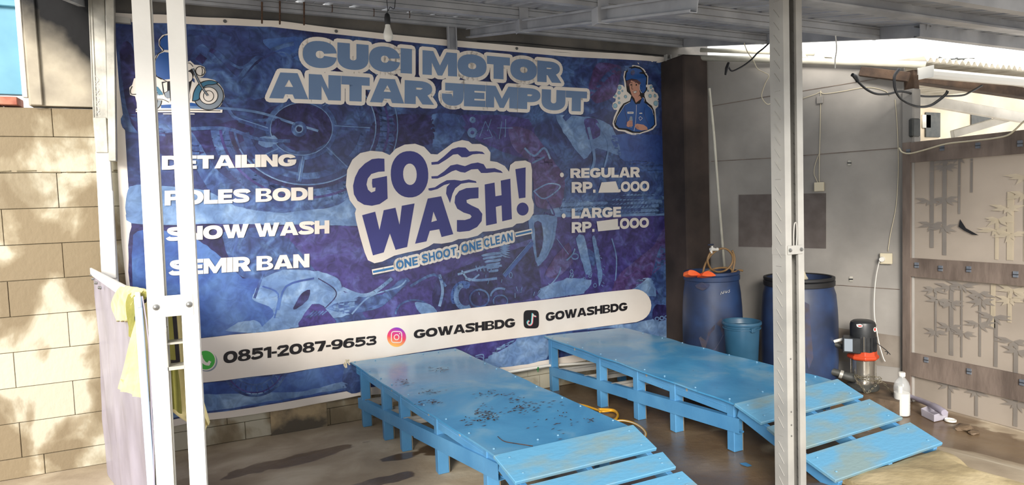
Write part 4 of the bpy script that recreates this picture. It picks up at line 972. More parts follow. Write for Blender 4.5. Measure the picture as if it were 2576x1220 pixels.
# rafters below the purlins
def rafter(x, y0, y1, lab, fd=(-1,0,0), dz=-.040):
    p0 = Vector((x, y0, zr(y0)+dz)); p1 = Vector((x, y1, zr(y1)+dz))
    return member('roof_rafter', lab, p0, p1, RN, fd, .075, .04)
r1 = rafter(1.83, 4.80, 2.10, 'steel rafter running up to the back wall over the middle of the banner')
r2 = rafter(3.96, 4.86, 2.50, 'steel rafter along the right hand edge of the roof', (1,0,0), .0385)
r3 = rafter(-0.80, 4.80, 2.10, 'steel rafter along the left hand edge of the roof', (-1,0,0))
for y in (3.75, 2.80):
    MB().box(1.775, 1.84, y-.012, y-.003, zr(y)-.085, zr(y)+.075).build('splice_plate', M['zinc_roof'], r1, bevel=.002)
    MB().box(1.770, 1.776, y-.012, y+.05, zr(y)-.085, zr(y)+.0).build('splice_plate', M['zinc_roof'], r1, bevel=.002)
# front beams
fb = member('front_beam', 'deep steel beam across the front resting on the two front posts', (-1.0, 2.075, 2.555), (7.5, 2.075, 2.555), (0,0,1), (0,1,0), .10, .05)
MB().chan((-1.0, 2.066, 2.53), (7.5, 2.066, 2.53), (0,0,1), (0,-1,0), .075, .035).build('doubler_channel', M['zinc_roof'], fb)
for z in (2.585, 2.57): MB().tube([(-1, 2.07, z), (7.5, 2.07, z)], .0015, 4).build('groove', M['screw_zn'], fb)
member('eave_beam', 'steel beam just behind the front beam, seen against the white sky', (3.90, 2.50, 2.612), (7.5, 2.50, 2.612), (0,0,1), (0,1,0), .075, .04)
member('front_purlin', 'steel purlin at the very front of the canopy, top right', (2.2, 1.55, 2.402), (7.5, 1.55, 2.402), (0,0,1), (0,1,0))
# ribbed roof sheets
def rib_sheet(x0, x1, y0, y1, n):
    P = []; pitch = 0.19; x = x0
    while x < x1:
        for dx, dz in ((0,0),(.05,0),(.052,.003),(.06,.003),(.062,0),(.125,0),(.137,.022),(.165,.022),(.177,0)):
            if x+dx <= x1: P.append((x+dx, dz))
        x += pitch
    P.append((x1, 0)); g = []
    for j in range(9):
        y = y0+(y1-y0)*j/8; g.append([(px_, y+dz*.2, zr(y)+.0785+dz+.004*nz3(px_*2, y*2, n)) for px_, dz in P])
    return MB().sheet(g, .0012, RN)
ceil = None
for k in range(5):
    o = rib_sheet(-1.02+1.0*k, -1.02+1.0*k+1.03, 0.95, 4.96, k).build('roof_sheet' if k else 'ceiling', M['zinc_roof'], ceil)  # front overhang extended out of view to shade the banner top
    if k == 0: ceil = st(o)
for k in range(4):
    rib_sheet(4.0+1.0*k, 5.03+k, 0.95, 2.62, 9+k).build('roof_sheet', M['zinc_roof'], ceil)
# short hangers and hook rods at the wall
tag(MB().chan((1.665, 4.80, 2.90), (1.665, 4.80, zr(4.8)+.02), (1,0,0), (0,-1,0)).build('steel_hanger', M['zinc_roof']), 'short upright steel channel from the roof purlin down to the banner top', 'bracket')
t_ = thing('corner_post', (3.79, 4.76, 0), 'steel upright at the top right corner of the banner', 'post')
MB().chan((3.79, 4.80, 0.0), (3.79, 4.80, zr(4.76)-.08), (1,0,0), (0,-1,0), .055, .04).build('channel', M['zinc'], t_)
MB().box(3.745, 3.835, 4.745, 4.757, 2.76, 2.95).build('clamp_plate', M['zinc'], t_, bevel=.003)
rod_o = None
for k, (x, a, b) in enumerate(((659, 5, 55), (704, 3, 57), (765, 5, 59), (836, 10, 27), (941, 20, 38), (1031, 28, 42))):
    p, q = at(x, a, Y=4.74), at(x, b, Y=4.74)
    o = MB().tube([p+Vector((0,.03,0)), p, q, q+Vector((0,.012,-.006))], .006 if k < 3 else .003, 6).build('hook_rod', M['rust'])
    tag(o, ['rusty hook rod left of the other long ones, above the banner top', 'rusty hook rod in the middle of the three long ones above the banner', 'rusty hook rod over the banner, rightmost of the three long ones', 'thin rusty rod end under the purlin left of the bulb', 'thin rusty rod end just left of the bulb holder', 'thin rusty rod end just right of the bulb'][k], 'rod')
tag(MB().beam((-0.75,4.78,2.93),(-.55,4.78,2.925),.03,.035).build('steel_stub', M['zinc']), 'short steel bar joining the wall post and the banner at top left', 'bar')
w_ = MB()
for dy in (0, .03, .055):
    w_.tube(crom([at(1200, 104+dy*500, Y=4.84), at(1300, 108+dy*500, Y=4.84), at(1450, 122+dy*420, Y=4.84), at(1672, 140+dy*300, Y=4.84)], 4), .004, 5)
tag(w_.build('wall_cable', M['black_rub']), 'dark cables running along the wall above the right half of the banner', 'cable')

# ---- posts of paired channels
def emboss(mb_, origin, du, dn, z0, z1, w, step, rr):
    z = z0; k = 0; o = Vector(origin); du = Vector(du); dn = Vector(dn)
    while z < z1:
        a = o+du*(-w/2)+dn*.001+Vector((0,0,z)); b = o+du*(w/2)+dn*.001+Vector((0,0,z+step*.75))
        if k % 7 == 5: a = o+du*(-w/2)+dn*.001+Vector((0,0,z+step*.3)); b = o+du*(w/2)+dn*.001+Vector((0,0,z+step*.3))
        mb_.tube([a, b], .0014, 5); z += step; k += 1
    return mb_
def post(name, x0, x1, yf, z0, z1, label, lean=0.0, m='zinc_sunlit', gap_bat=(1.34,1.405), rs=1.0):
    t = thing(name, ((x0+x1)/2, yf+.04, zf((x0+x1)/2, yf)), label, 'post')
    top = Vector((lean, 0, 0)); 
    a = MB().chan((x0, yf+.0375, z0), (x0+lean, yf+.0375, z1), (0,1,0), (1,0,0), .075, rs*.045, .012, .003).build('left_channel', M[m], t)
    b = MB().chan((x1, yf+.0375, z0), (x1+lean, yf+.0375, z1), (0,-1,0), (-1,0,0), .075, rs*.045, .012, .003).build('right_channel', M[m], t)
    if not lean: emboss(MB(), (x0-.0005, yf+.036, 0), (0,1,0), (-1,0,0), z0, z1, .03, .055, 1).build('embossed_ribs', M[m], a, kind='stuff')
    if not lean: emboss(MB(), (x1-.0035, yf+.036, 0), (0,1,0), (-1,0,0), z0, z1, .03, .045, 1).build('embossed_ribs', M[m], b, kind='stuff')
    zm = (gap_bat[0]+gap_bat[1])/2; f = (zm-z0)/(z1-z0)*lean
    MB().box(x0+.012+f, x1-.012+f, yf-.004, yf-.0002, *gap_bat).build('batten_plate', M[m], t, bevel=.0015)
    for xx in (x0+.022, x1-.022): MB().lathe([(0,-.010),(.0055,-.008),(.0055,-.004),(.009,-.0035),(.009,0)], (xx+f, yf-.003, zm), 10, 'y').build('screw', M['screw_zn'], t)
    return t
pl_ = post('front_post', -0.257, -0.130, 2.0, zf(-.2,2), 2.50, 'steel front post of paired channels, its white colour holding the sun glare, left of the banner lettering', .036, 'zinc_sunlit', (1.345,1.405), .96)
MB().box(-.198, -.155, 2.01, 2.06, 1.262, 1.268).build('inner_bracket', M['zinc_old'], pl_); MB().box(-.200, -.155, 2.0, 2.05, 1.19, 1.20).build('inner_bracket', M['zinc_old'], pl_); MB().box(-.2, -.197, 2.0, 2.05, 1.19, 1.31).build('inner_bracket', M['zinc_old'], pl_)
pr_ = post('front_post', 2.2, 2.312, 1.995, zf(2.2,2), 2.50, 'grey steel front post with an embossed face, in front of the right hand ramp', 0, 'zinc', (1.365,1.405), .80)
p = at(1999, 590, Y=1.995)
MB().tube(crom([(p.x-.006,1.995,1.375),(p.x-.010,1.992,1.45),(p.x-.006,1.990,1.50),(p.x+.006,1.990,1.50),(p.x+.010,1.992,1.45),(p.x+.008,1.994,1.40)],4), .003, 6).build('handle_loop', M['zinc'], pr_)
MB().box(2.1985, 2.1998, 1.995, 2.07, 1.365, 1.405).build('side_plate', M['zinc'], pr_)
for z in (.55,.6,.66,.9): MB().lathe([(0,-.003),(.004,-.002),(.004,0)], (2.222, 1.995, z), 8, 'y').build('rivet', M['screw_zn'], pr_)
# wall post at the left edge of the banner
t = thing('wall_post', (-0.80, 4.74, 0), 'steel post against the block wall at the left edge of the banner, with splice plates', 'post')
def lp(px, py): return at(px, py, Y=4.74)
a0, a1 = lp(224, 0), lp(262, 690)
def seg(name, pts, yo, m, d=.03):
    q = [at(x, y, Y=4.76-yo) for x, y in pts]; Q = [v+Vector((0, d, 0)) for v in q]
    return MB().hexa([q[3], q[2], Q[2], Q[3], q[0], q[1], Q[1], Q[0]]).build(name, m, t, bevel=.003)
s1 = seg('upper_channel', [(220,-30),(262,-30),(272,300),(234,300)], 0, M['zinc_old'])
s2 = seg('splice_plate', [(233,295),(267,295),(272,384),(241,384)], .012, M['zinc_old'])
s3 = seg('lower_channel', [(240,380),(276,380),(298,715),(256,715)], 0.002, M['zinc_sunlit'])  # sunlight on the lower post is coloured in with the lighter steel
s4 = seg('splice_plate', [(247,480),(284,480),(293,700),(257,700)], .014, M['zinc_sunlit'])
seg('side_channel', [(264,-30),(286,-30),(292,405),(273,405)], .05, M['zinc_old'], .06)
for pts in ([(229,-20),(243,300)],[(222,-20),(236,300)]): MB().tube([at(x,y,Y=4.757) for x,y in pts], .003, 5).build('lip', M['zinc_old'], s1)
eb = MB()
for k in range(9):
    y = 190+12.5*k; x = 239+ (y-190)*.03
    eb.tube([at(x, y, Y=4.758), at(x+9, y+10, Y=4.758)], .002, 4)
    if k % 2: eb.tube([at(x+9, y, Y=4.758), at(x, y+10, Y=4.758)], .002, 4)
eb.build('embossed_ribs', M['zinc_sunlit'], s1, kind='stuff')

# ================================================================= LAVENDER PARTITION SHEET AND CLOTHS
M['edge'] = mat('pale_blue_edge', (160,182,206), (176,196,216), 5, 0.5)
PA, PB = Vector((-0.86, 4.76, 0)), Vector((-0.262, 2.085, 0))
PD = (PB-PA).normalized(); PN = Vector((-PD.y, PD.x, 0))*-1.0
if PN.x > 0: PN = -PN
PL = (PB-PA).length
def pan(s, z, o=0.0): q = PA + PD*s + PN*o; return Vector((q.x, q.y, z))
def ptop(s): return 1.315+.085*s/PL
t = thing('partition_sheet', (PA.lerp(PB, .5)), 'glossy lavender plastic partition between the block wall and the left front post', 'partition')
g = []
for i in range(61):
    s = PL*i/60; row = []
    for j in range(17):
        q = pan(s, zf(*(PA+PD*s).xy)+ (ptop(s)-zf(*(PA+PD*s).xy))*j/16, .012*math.sin(s*9+.4*j)*.6+.006*nz3(s*3, j*.4)); row.append(q)
    g.append(row)
MB().sheet(g, .003, PN).build('sheet', M['panelfilm'], t, smooth=40, recalc=False)
MB().beam(pan(0, ptop(0)-.01, .008), pan(PL, ptop(PL)-.01, .008), .012, .045).build('top_rail', M['zinc_sunlit'], t, bevel=.002)
MB().beam(pan(PL-.01, zf(-.26,2.1), 0.008), pan(PL-.01, ptop(PL), 0.008), .012, .02, (1,0,0)).build('edge_batten', M['edge'], t, bevel=.002)
for k in range(7):
    q = pan(.12+.16*k, ptop(.1)-.03-.012*(k % 2), .016); MB().lathe([(0,-.006),(.008,-.004),(.008,.002)], q, 8, 'x').build('screw', M['screw_zn'], t)
# a cloth folded over the rail, described by its outline (distance along the rail) on the near face
def cloth(name, mk, label, s0, s1, drop, spread, o0, group=None, nn=14, up=.012, back=.25, skew=0.0, amp=.018):
    g = []; sm = (s0+s1)/2
    for i in range(nn+1):
        u = i/nn; row = []
        for j in range(25):
            v = j/24
            if v < .2:      # far side
                k = 1-v/.2; sx = s0+(s1-s0)*u; z = ptop(sx)+up-back*k; o = -.022-o0
            elif v < .3:    # over the rail
                k = (v-.2)/.1; sx = s0+(s1-s0)*u; z = ptop(sx)+up+.012*math.sin(k*PI); o = -.022-o0+(.05+2*o0)*k
            else:
                k = (v-.3)/.7; w_ = (s1-s0)*(1+spread*k); sx = sm+w_*(u-.5)+skew*k; dd = drop*(1+.10*math.sin(u*5+1)); z = ptop((s0+s1)/2)+up-dd*k
                o = .028+o0+amp*(k**.5)*(1+math.sin(u*(9+spread*4)+2.5*k+s0*7))*.8
            row.append(pan(sx, z, o))
        g.append(row)
    ob = MB().sheet(g, .004, PN).build(name, M[mk], smooth=60, recalc=False)
    return tag(ob, label, 'cloth', group)
def drape(name, mk, label, L_, R_, off, amp, fr=9):
    def mp(x, y):
        q = at(x, y, pl=(PN, PN.dot(PA)+off)); e = (q-PA).dot(PD)-(PL-.05)
        if e > 0 or q.y < 0: q = at(x, y, Y=2.10); q.x = min(q.x, -.252)
        return q
    Lc = crom([Vector((x, y, 0)) for x, y in L_], 8); Rc = crom([Vector((x, y, 0)) for x, y in R_], 8); n = min(len(Lc), len(Rc)); g = []
    for i in range(17):
        row = []
        for j in range(n):
            q = Lc[j].lerp(Rc[j], i/16); w3 = mp(q.x, q.y + 2.5*math.sin(i*1.1)*(j/n)**3)
            row.append(w3+PN*(amp*(.2+j/n)*math.sin(i*fr/16*2+j*.12)))
        if True:   # fold over the rail to the far side
            top = row[0]; row = [top-PN*(off+.02)+Vector((0,0,-.20)), top-PN*(off+.018)+Vector((0,0,-.02)), top-PN*(off*.5)+Vector((0,0,.012))]+row
        g.append(row)
    ob = MB().sheet(g, .004, PN).build(name, M[mk], smooth=60, recalc=False)
    return tag(ob, label, 'cloth')
drape('wash_cloth', 'chamois', 'short cream chamois cloth bunched over the partition top, nearest the wall', [(296,727),(287,745),(282,768),(288,792),(291,808)], [(350,738),(340,750),(330,770),(326,790),(322,809)], .022, .006)
drape('wash_cloth', 'olive', 'olive green cloth hung over the partition between two cream cloths', [(322,741),(318,760),(320,785),(323,815),(326,845)], [(364,747),(358,765),(350,785),(340,815),(333,850)], .045, .004)
drape('wash_cloth', 'darkcloth', 'narrow dark cloth edge between the olive and the long cream cloth', [(346,758),(341,768),(340,785),(339,800),(338,812)], [(366,754),(362,768),(356,785),(350,800),(345,818)], .055, .002)
drape('wash_cloth', 'chamois', 'long cream chamois cloth hanging down the partition beside the left post', [(352,764),(345,800),(332,850),(313,920),(292,978)], [(378,762),(378,820),(378,880),(378,950),(377,1012)], .065, .006)
# cloth hanging behind the post
def hang(name, mk, label, L_, R_, Yv, amp):
    g = []; Lc = crom([at(x, y, Y=Yv) for x, y in L_], 6); Rc = crom([at(x, y, Y=Yv) for x, y in R_], 6); n = min(len(Lc), len(Rc))
    for i in range(13):
        g.append([Lc[j].lerp(Rc[j], i/12)+Vector((0, amp*math.sin(i*.9+j*.08)*(.3+j/n), 0)) for j in range(n)])
    return tag(MB().sheet(g, .004, (0,-1,0)).build(name, M[mk], smooth=60, recalc=False), label, 'cloth')
hang('wash_cloth', 'chamois', 'cream chamois cloth hanging behind the left front post with its corner showing on the right', [(418,765),(416,850),(420,940),(424,1028),(512,1090)], [(446,770),(462,850),(480,920),(505,985),(528,1062)], 2.16, .012)
hang('wash_cloth', 'olive', 'olive cloth seen through the gap of the left front post', [(404,800),(402,870),(404,940),(408,1020)], [(430,800),(440,880),(452,960),(458,1040)], 2.13, .008)

# ================================================================= BULB
t = thing('light_bulb', at(975, 97, Y=3.70), 'white light bulb in a black holder hanging in front of the banner top', 'lamp')
c = at(975, 60, Y=3.70)
MB().lathe([(0,-.105),(.014,-.101),(.024,-.090),(.0285,-.074),(.0275,-.058),(.021,-.036),(.0155,-.016),(.014,.0)], c, 24).build('bulb_glass', M['white_pl'], t, smooth=50)
MB().lathe([(.0155,-.006),(.017,.0),(.0175,.035),(.014,.055),(.006,.062),(0,.062)], c, 18).build('holder', M['black_rub'], t, smooth=40)
MB().tube(crom([c+Vector((0,0,.06)), c+Vector((.004,0,.075)), c+Vector((.012,0,.085)), c+Vector((.02,.0,.10)), c+Vector((.05,.02,.10)), c+Vector((.062,.03,.17))], 4), .0022, 6).build('wire', M['black_rub'], t)
MB().tube([c+Vector((.005,.0,.075)), c+Vector((.008,.03,.18))], .002, 6).build('wire', M['black_rub'], t)

# ================================================================= RAMPS
random.seed(21)
def flat_leg(mb_, x, y, z0, z1, wx, wy): return mb_.box(x-wx/2, x+wx/2, y-wy/2, y+wy/2, z0, z1)
def ramp(name, BLp, BRp, FRp, FLp, H, label, legs, rail0, rail1, planks, slope, seed):
    rnd = random.Random(seed)
    BL, BR, FR, FL = [at(x, y, Z=H) for x, y in (BLp, BRp, FRp, FLp)]
    BL = BL.lerp(FL, max(0, (BL.y-4.785)/(BL.y-FL.y))); BR = BR.lerp(FR, max(0, (BR.y-4.785)/(BR.y-FR.y)))
    cen = (BL+BR+FR+FL)/4
    t = thing(name, (cen.x, cen.y, zf(cen.x, cen.y)), label, 'ramp')
    def D(u, v, dz=0.0):    # u across 0..1, v from back 0 to front 1
        p = BL.lerp(BR, u).lerp(FL.lerp(FR, u), v); return Vector((p.x, p.y, p.z+dz))
    g = []
    for i in range(19):
        row = []
        for j in range(41):
            u, v = i/18, j/40
            dz = .004*nz3(u*3, v*6, seed)+(.006*nz3(v*9, seed) if i in (0, 18) else 0)
            p = D(u, v, dz); side = .008*nz3(v*5, seed+u*9)
            p.x += side if i in (0, 18) else 0
            row.append(p)
        g.append(row)
    MB().sheet(g, .010, (0,0,1)).build('deck', M['blue_deck'], t, smooth=30)
    Lw = (BR-BL).length; ins = .035/Lw
    ul, ur = ins, 1-ins; ld = (FL-BL).normalized(); out = Vector((-ld.y, ld.x, 0))
    if out.x > 0: out = -out
    for u, sgn, nm in ((ul, 1, 'side_rail'), (ur, -1, 'side_rail')):
        a, b = D(u, .01, -.049), D(u, .985, -.049)
        MB().chan(a, b, (0,0,1), -out*sgn, .076, .035).build(nm, M['blue'], t)
        MB().tube([a+out*sgn*.001, b+out*sgn*.001], .002, 4).build('groove', M['blue'], t)
    for v in (.012, .5, .98):
        MB().chan(D(ul, v, -.05), D(ur, v, -.05), (0,0,1), (0,-1 if v < .5 else 1,0), .07, .035).build('cross_rail', M['blue'], t)
    for v in (.2, .35, .62, .8):
        MB().beam(D(ul, v, -.03), D(ur, v, -.03), .035, .03).build('cross_batten', M['zinc_old'], t)
    for v in legs:
        for u, sg in ((ul, 1), (ur, -1)):
            p = D(u, v); p += -out*sg*.030; z0 = zf(p.x, p.y)
            MB().box(p.x-.034, p.x+.030, p.y-.026, p.y+.030, z0, H-.014).build('leg', M['blue'], t, bevel=.003)
            MB().box(p.x+.0305, p.x+.034, p.y-.024, p.y+.028, z0, H-.09).build('leg_side', M['raw_wood'], t)
    # lower side rails
    for u, sg in ((ul, 1), (ur, -1)):
        a, b = D(u, .02), D(u, rail1[1]); a.z = rail0; b.z = rail1[0]
        a += out*sg*.006; b += out*sg*.006; m_ = a.lerp(b, .52)
        MB().chan(a-Vector((0,0,.0375)), m_-Vector((0,0,.0375)), (0,0,1), -out*sg, .078, .034, .01, .003).build('lower_rail', M['blue'], t)
        MB().chan(m_+out*sg*.005-Vector((0,0,.037)), b+out*sg*.005-Vector((0,0,.037)), (0,0,1), -out*sg, .084, .038, .01, .003).build('lower_rail', M['blue'], t)
    for v in (.10, .28, .45):
        z = rail0+(rail1[0]-rail0)*v-.03
        q0, q1 = D(ul, v), D(ur, v); q0.z = q1.z = z
        MB().chan(q0, q1, (0,1,0), (0,0,1), .075, .03).build('lower_cross_rail', M['zinc'], t)
    # sloping front with planks
    dl, dr = (FL-BL).normalized(), (FR-BR).normalized(); n_ = len(planks); ca, sa_ = math.cos(slope), math.sin(slope)
    def S(u, s, dz=0.0): p = FL.lerp(FR, u)+dl.lerp(dr, u)*(s*ca); return Vector((p.x, p.y, H-s*sa_+dz))
    end = planks[-1][1]
    for u in (ul, .5, ur):
        MB().beam(S(u, 0, -.045), S(u, end-.02, -.045), .03, .07).build('stringer', M['blue'], t, bevel=.003)
    for k, (s0, s1) in enumerate(planks):
        nr = Vector((0, -sa_, ca)); th = .019; e = .015/Lw
        j0, j1 = rnd.uniform(-.01,.01), rnd.uniform(-.01,.01)
        P = [S(-e+j0, s0, .012), S(1+e+j1, s0, .012), S(1+e+j0, s1, .012), S(-e+j1, s1, .012)]
        top = [p+Vector((0,0,.004)) for p in P]; bot = [p-nr*th for p in top]
        MB().hexa([bot[3], bot[2], bot[1], bot[0], top[3], top[2], top[1], top[0]]).build('plank', M['blue_plank'], t, bevel=.003)
        for u in (.06, .94):
            for s in (s0+.04, s1-.04): MB().lathe([(.006,0),(.006,.003),(0,.005)], S(u+rnd.uniform(-.015,.015), s, .017), 7).build('screw', M['screw'], t)
    sc_b = MB()
    for k in range(9):
        for u in (.035, .965):
            p = D(u+rnd.uniform(-.008,.008), .03+.115*k+rnd.uniform(-.02,.02), .002); sc_b.lathe([(.006,0),(.0055,.004),(.002,.006),(0,.006)], p, 7)
    for k in range(5): sc_b.lathe([(.006,0),(.0055,.004),(.002,.006),(0,.006)], D(.2+.15*k, rnd.choice((.03,.97)), .002), 7)
    sc_b.build('deck_screws', M['screw'], t, kind='stuff')
    return t, D, S
rp1, D1, S1 = ramp('wash_ramp', (877,908), (1136,872), (1583,1072), (1246,1146), .485, 'blue painted steel wash ramp at the centre, its deck scarred with rusty cuts', (.0+.06, .27, .42, .67, .93), .213, (.43, .99), ((.015,.205),(.235,.345),(.375,.50),(.53,.66)), math.radians(19), 3)
rp2, D2, S2 = ramp('wash_ramp', (1368,845), (1570,824), (2095,957), (1849,1016), .49, 'blue painted wash ramp on the right beside the drums, clean glossy deck', (.02, .36, .57, .745, .97), .223, (.395, 1.0), ((.015,.20),(.235,.43),(.47,.655)), math.radians(18), 8)
for o in (rp1, rp2): o['group'] = 'blue motorcycle wash ramps'
# rusty cuts on the first deck
rnd = random.Random(5); rb = MB()
def cut(px_, py_, ln, ang, w=.004):
    p = at(px_, py_, Z=.4925); d = Vector((math.cos(ang), math.sin(ang), 0)); s = Vector((-d.y, d.x, 0))*w
    rb.add([p-d*ln, p+s*.8, p+d*ln, p-s], [(0,1,2,3)])
for cx_, cy_, rx_, ry_, n in ((1225,1045,42,22,75),(1315,1022,42,20,70),(1080,985,30,8,22),(1090,1010,20,7,22),(1110,930,40,9,26),(1010,960,26,9,24),(1240,992,50,10,34),(1062,1015,16,8,10),(1485,1055,16,8,10),(1400,1060,70,26,22),(1380,1020,60,20,16),(1180,1060,20,12,14)):
    for k in range(n):
        a = rnd.gauss(0, .5); b = rnd.gauss(0, .5); cut(cx_+a*rx_, cy_+b*ry_, rnd.uniform(.007,.019), rnd.gauss(.1, .35) if rnd.random() < .85 else 1.3, rnd.uniform(.0025,.0055))
rb.build('rust_cuts', M['chip'], rp1, kind='stuff', recalc=False)
MB().tube(crom([at(x, y, Z=.489) for x, y in ((1252,1098),(1268,1110),(1300,1116),(1340,1122))], 5), .0022, 4).build('scratch', M['chip'], rp1)
rb = MB()
for k in range(45):
    cut(rnd.uniform(1560,1960), rnd.uniform(890,990), rnd.uniform(.003,.009), rnd.gauss(.1,.5), .0018)
rb.build('deck_scratches', M['chip'], rp2, kind='stuff', recalc=False)
# paint splashes and rags at the back corners, on the banner
tag(MB().tube(crom([at(878,905,Y=4.74), at(866,916,Y=4.72), at(872,925,Y=4.7), at(870,905,Y=4.72), at(880,918,Y=4.7)], 4), .006, 6).build('string_knot', M['cream_pl']), 'pale string knot at the back corner of the centre ramp', 'string')

# concrete apron at the foot of the right ramp
pts_t = [at(2130,1203,Z=.285), at(2200,1180,Z=.285), at(2280,1155,Z=.285), at(2361,1131,Z=.28), at(2380,1137,Z=.27)]
pts_b = [(2.35,1.35), (2.75,1.3), (3.15,1.38), tuple(fl(2442,1214).xy), tuple(fl(2447,1192).xy)]
g = []
for i in range(25):
    t = i/24*4; k = min(int(t), 3); u = t-k; a = pts_t[k].lerp(pts_t[k+1], u)
    bx = pts_b[k][0]+(pts_b[k+1][0]-pts_b[k][0])*u; by = pts_b[k][1]+(pts_b[k+1][1]-pts_b[k][1])*u
    b = Vector((bx, by, zf(bx, by)+.008)); row = [Vector((a.x, a.y+.03, zf(a.x, a.y)+.0)), Vector((a.x, a.y+.015, a.z-.01))]
    for j in range(11):
        v = j/10; p = a.lerp(b, v); p.z += .02*math.sin(v*PI)+.008*nz3(p.x*5, p.y*5); row.append(p)
    g.append(row)
tag(MB().sheet(g, .05, (0,0,1)).build('concrete_apron', M['apron'], smooth=40), 'beige concrete wedge at the foot of the right hand ramp', 'concrete ramp')

# ================================================================= DRUMS, BUCKET, HOSES
def drum(name, c, r, h, z0, label, lid):
    t = thing(name, (c[0], c[1], z0), label, 'drum')
    o = Vector((c[0], c[1], z0))
    MB().lathe([(r*.86,0),(r*.93,.02),(r*.97,.12),(r,.30),(r,.34),(r*1.0,.62),(r*.985,.72),(r*.95,.84),(r*.90,h-.09),(r*.90,h-.07),(r*.87,h-.06),(r*.87,h-.01),(r*.84,h-.01),(r*.82,h-.06),(r*.80,h-.3),(0,h-.3)], o, 40).build('body', M['drum'], t, smooth=35)
    MB().lathe([(r*.90,h-.075),(r*.93,h-.07),(r*.935,h-.035),(r*.91,h-.03),(r*.90,h-.028),(r*.93,h-.022),(r*.93,h-.004),(r*.89,h),(r*.85,h-.004),(r*.85,h-.07)], o, 40).build('rim', M['black_rub'] if lid else M['drum'], t, smooth=35)
    return t
def on_cyl(px_, py_, c, r, up=.002):
    d = AX + RX*((px_-CX)/FPX) - UX*((py_-CY)/FPX); ox, oy = -c[0], -c[1]; rr = r+up
    A_ = d.x**2+d.y**2; B_ = 2*(ox*d.x+oy*d.y); C_ = ox*ox+oy*oy-rr*rr; disc = max(B_*B_-4*A_*C_, 0)
    return CAMP + d*((-B_-math.sqrt(disc))/(2*A_))
DC1, DC2 = (3.66, 4.10), (4.13, 3.62)
dr1 = drum('water_drum', DC1, .245, 1.02, 0, 'blue plastic water drum nearest the banner, hose and orange gloves on its rim', False)
dr2 = drum('water_drum', DC2, .285, 0.98, 0, 'larger blue plastic drum with a black rim, behind the right front post', True)
for o in (dr1, dr2): o['group'] = 'blue water drums'
for seg_ in ([(1813,741),(1815,733),(1818,739)],[(1819,739),(1820,732),(1822,737),(1824,731),(1826,737)],[(1827,737),(1829,731),(1831,736)],[(1836,729),(1833,731),(1836,733),(1833,736)]):
    MB().tube([on_cyl(x, y, DC1, .240) for x, y in seg_], .0018, 4).build('marker_writing', M['white_ink'], dr1)
for pts in ([(1748,718),(1765,710),(1785,716),(1780,725),(1768,731),(1752,724)],[(1758,850),(1790,825),(1815,800),(1822,840),(1800,880),(1770,885)]):
    P = [on_cyl(x, y, DC1, .245, .003) for x, y in pts]; MB().add(P, [tuple(range(len(P)))]).build('dirt_patch', M['drum_dirt'], dr1, recalc=False)
for pts in ([(2022,758),(2036,766),(2040,830),(2046,900),(2034,930),(2024,880),(2026,800)],):
    P = [on_cyl(x, y, DC2, .285, .004) for x, y in pts]; MB().add(P, [tuple(range(len(P)))]).build('dirt_patch', M['drum_dirt'], dr2, recalc=False)
# orange gloves on drum 1
for k, (pts, lab) in enumerate((([(1731,690),(1733,680),(1745,680),(1757,686),(1764,692),(1750,693),(1738,693)], 'orange rubber glove on the left of the drum rim'), ([(1766,693),(1772,684),(1784,682),(1797,689),(1800,694),(1780,695)], 'orange rubber glove on the drum rim below the hose loop'))):
    P = crom([at(x, y, Y=3.95-.04*k) for x, y in pts+[pts[0]]], 3)[:-1]; n = len(P); Q = [p+Vector((0,.06,-.02)) for p in P]; cc = sum(P, Vector())/n+Vector((0,.0,.006))
    tag(MB().add(P+Q+[cc], [(i, (i+1) % n, n+(i+1) % n, n+i) for i in range(n)]+[(i, 2*n, (i+1) % n) for i in range(n)]+[tuple(range(n, 2*n))]).build('rubber_glove', M['orange'], smooth=60), lab, 'glove')
# brown hose coil
hp = [(1768,688),(1774,665),(1790,640),(1812,626),(1830,628),(1843,645),(1840,665),(1825,680),(1805,684),(1788,676),(1780,655),(1787,636),(1800,628)]
hz = [at(x, y, Y=4.0+.02*math.sin(i)) for i, (x, y) in enumerate(hp)]
th = thing('water_hose', at(1810, 686, Y=4.0), 'brown hose coiled on the rim of the drum nearest the banner', 'hose')
MB().tube(crom(hz, 7), .0085, 8).build('hose', M['hose_b'], th, smooth=True)
MB().tube(crom([at(x, y, Y=4.02) for x, y in ((1768,692),(1785,680),(1810,674),(1838,676),(1842,692))], 5), .0085, 8).build('hose', M['hose_b'], th, smooth=True)
MB().tube(crom([at(x, y, Y=4.03) for x, y in ((1842,630),(1848,650),(1845,675),(1842,690))], 5), .0085, 8).build('hose', M['hose_b'], th, smooth=True)
MB().tube(crom([at(x, y, Y=3.99) for x, y in ((1830,692),(1848,684),(1860,680),(1868,681))], 5), .009, 8).build('hose', M['hose_b'], th, smooth=True)
tv = thing('ball_valve', at(1795, 628, Y=3.98), 'white plastic tap with a blue handle at the end of the coiled hose', 'tap')
vv = lambda x, y: at(x, y, Y=3.98)
MB().tube([vv(1789,637),vv(1789,631),vv(1790,626)], [.012,.010,.013], 10).build('outlet', M['white_pl'], tv, smooth=40)
MB().tube([vv(1787,627),vv(1795,627),vv(1799,628),vv(1805,627)], [.013,.015,.011,.015], 10).build('valve_body', M['white_pl'], tv, smooth=40)
MB().tube([vv(1792,624),vv(1791,619)], .008, 8).build('stem', M['white_pl'], tv)
MB().beam(vv(1781,616), vv(1795,615), .012, .012).build('handle', M['drum'], tv, bevel=.003)
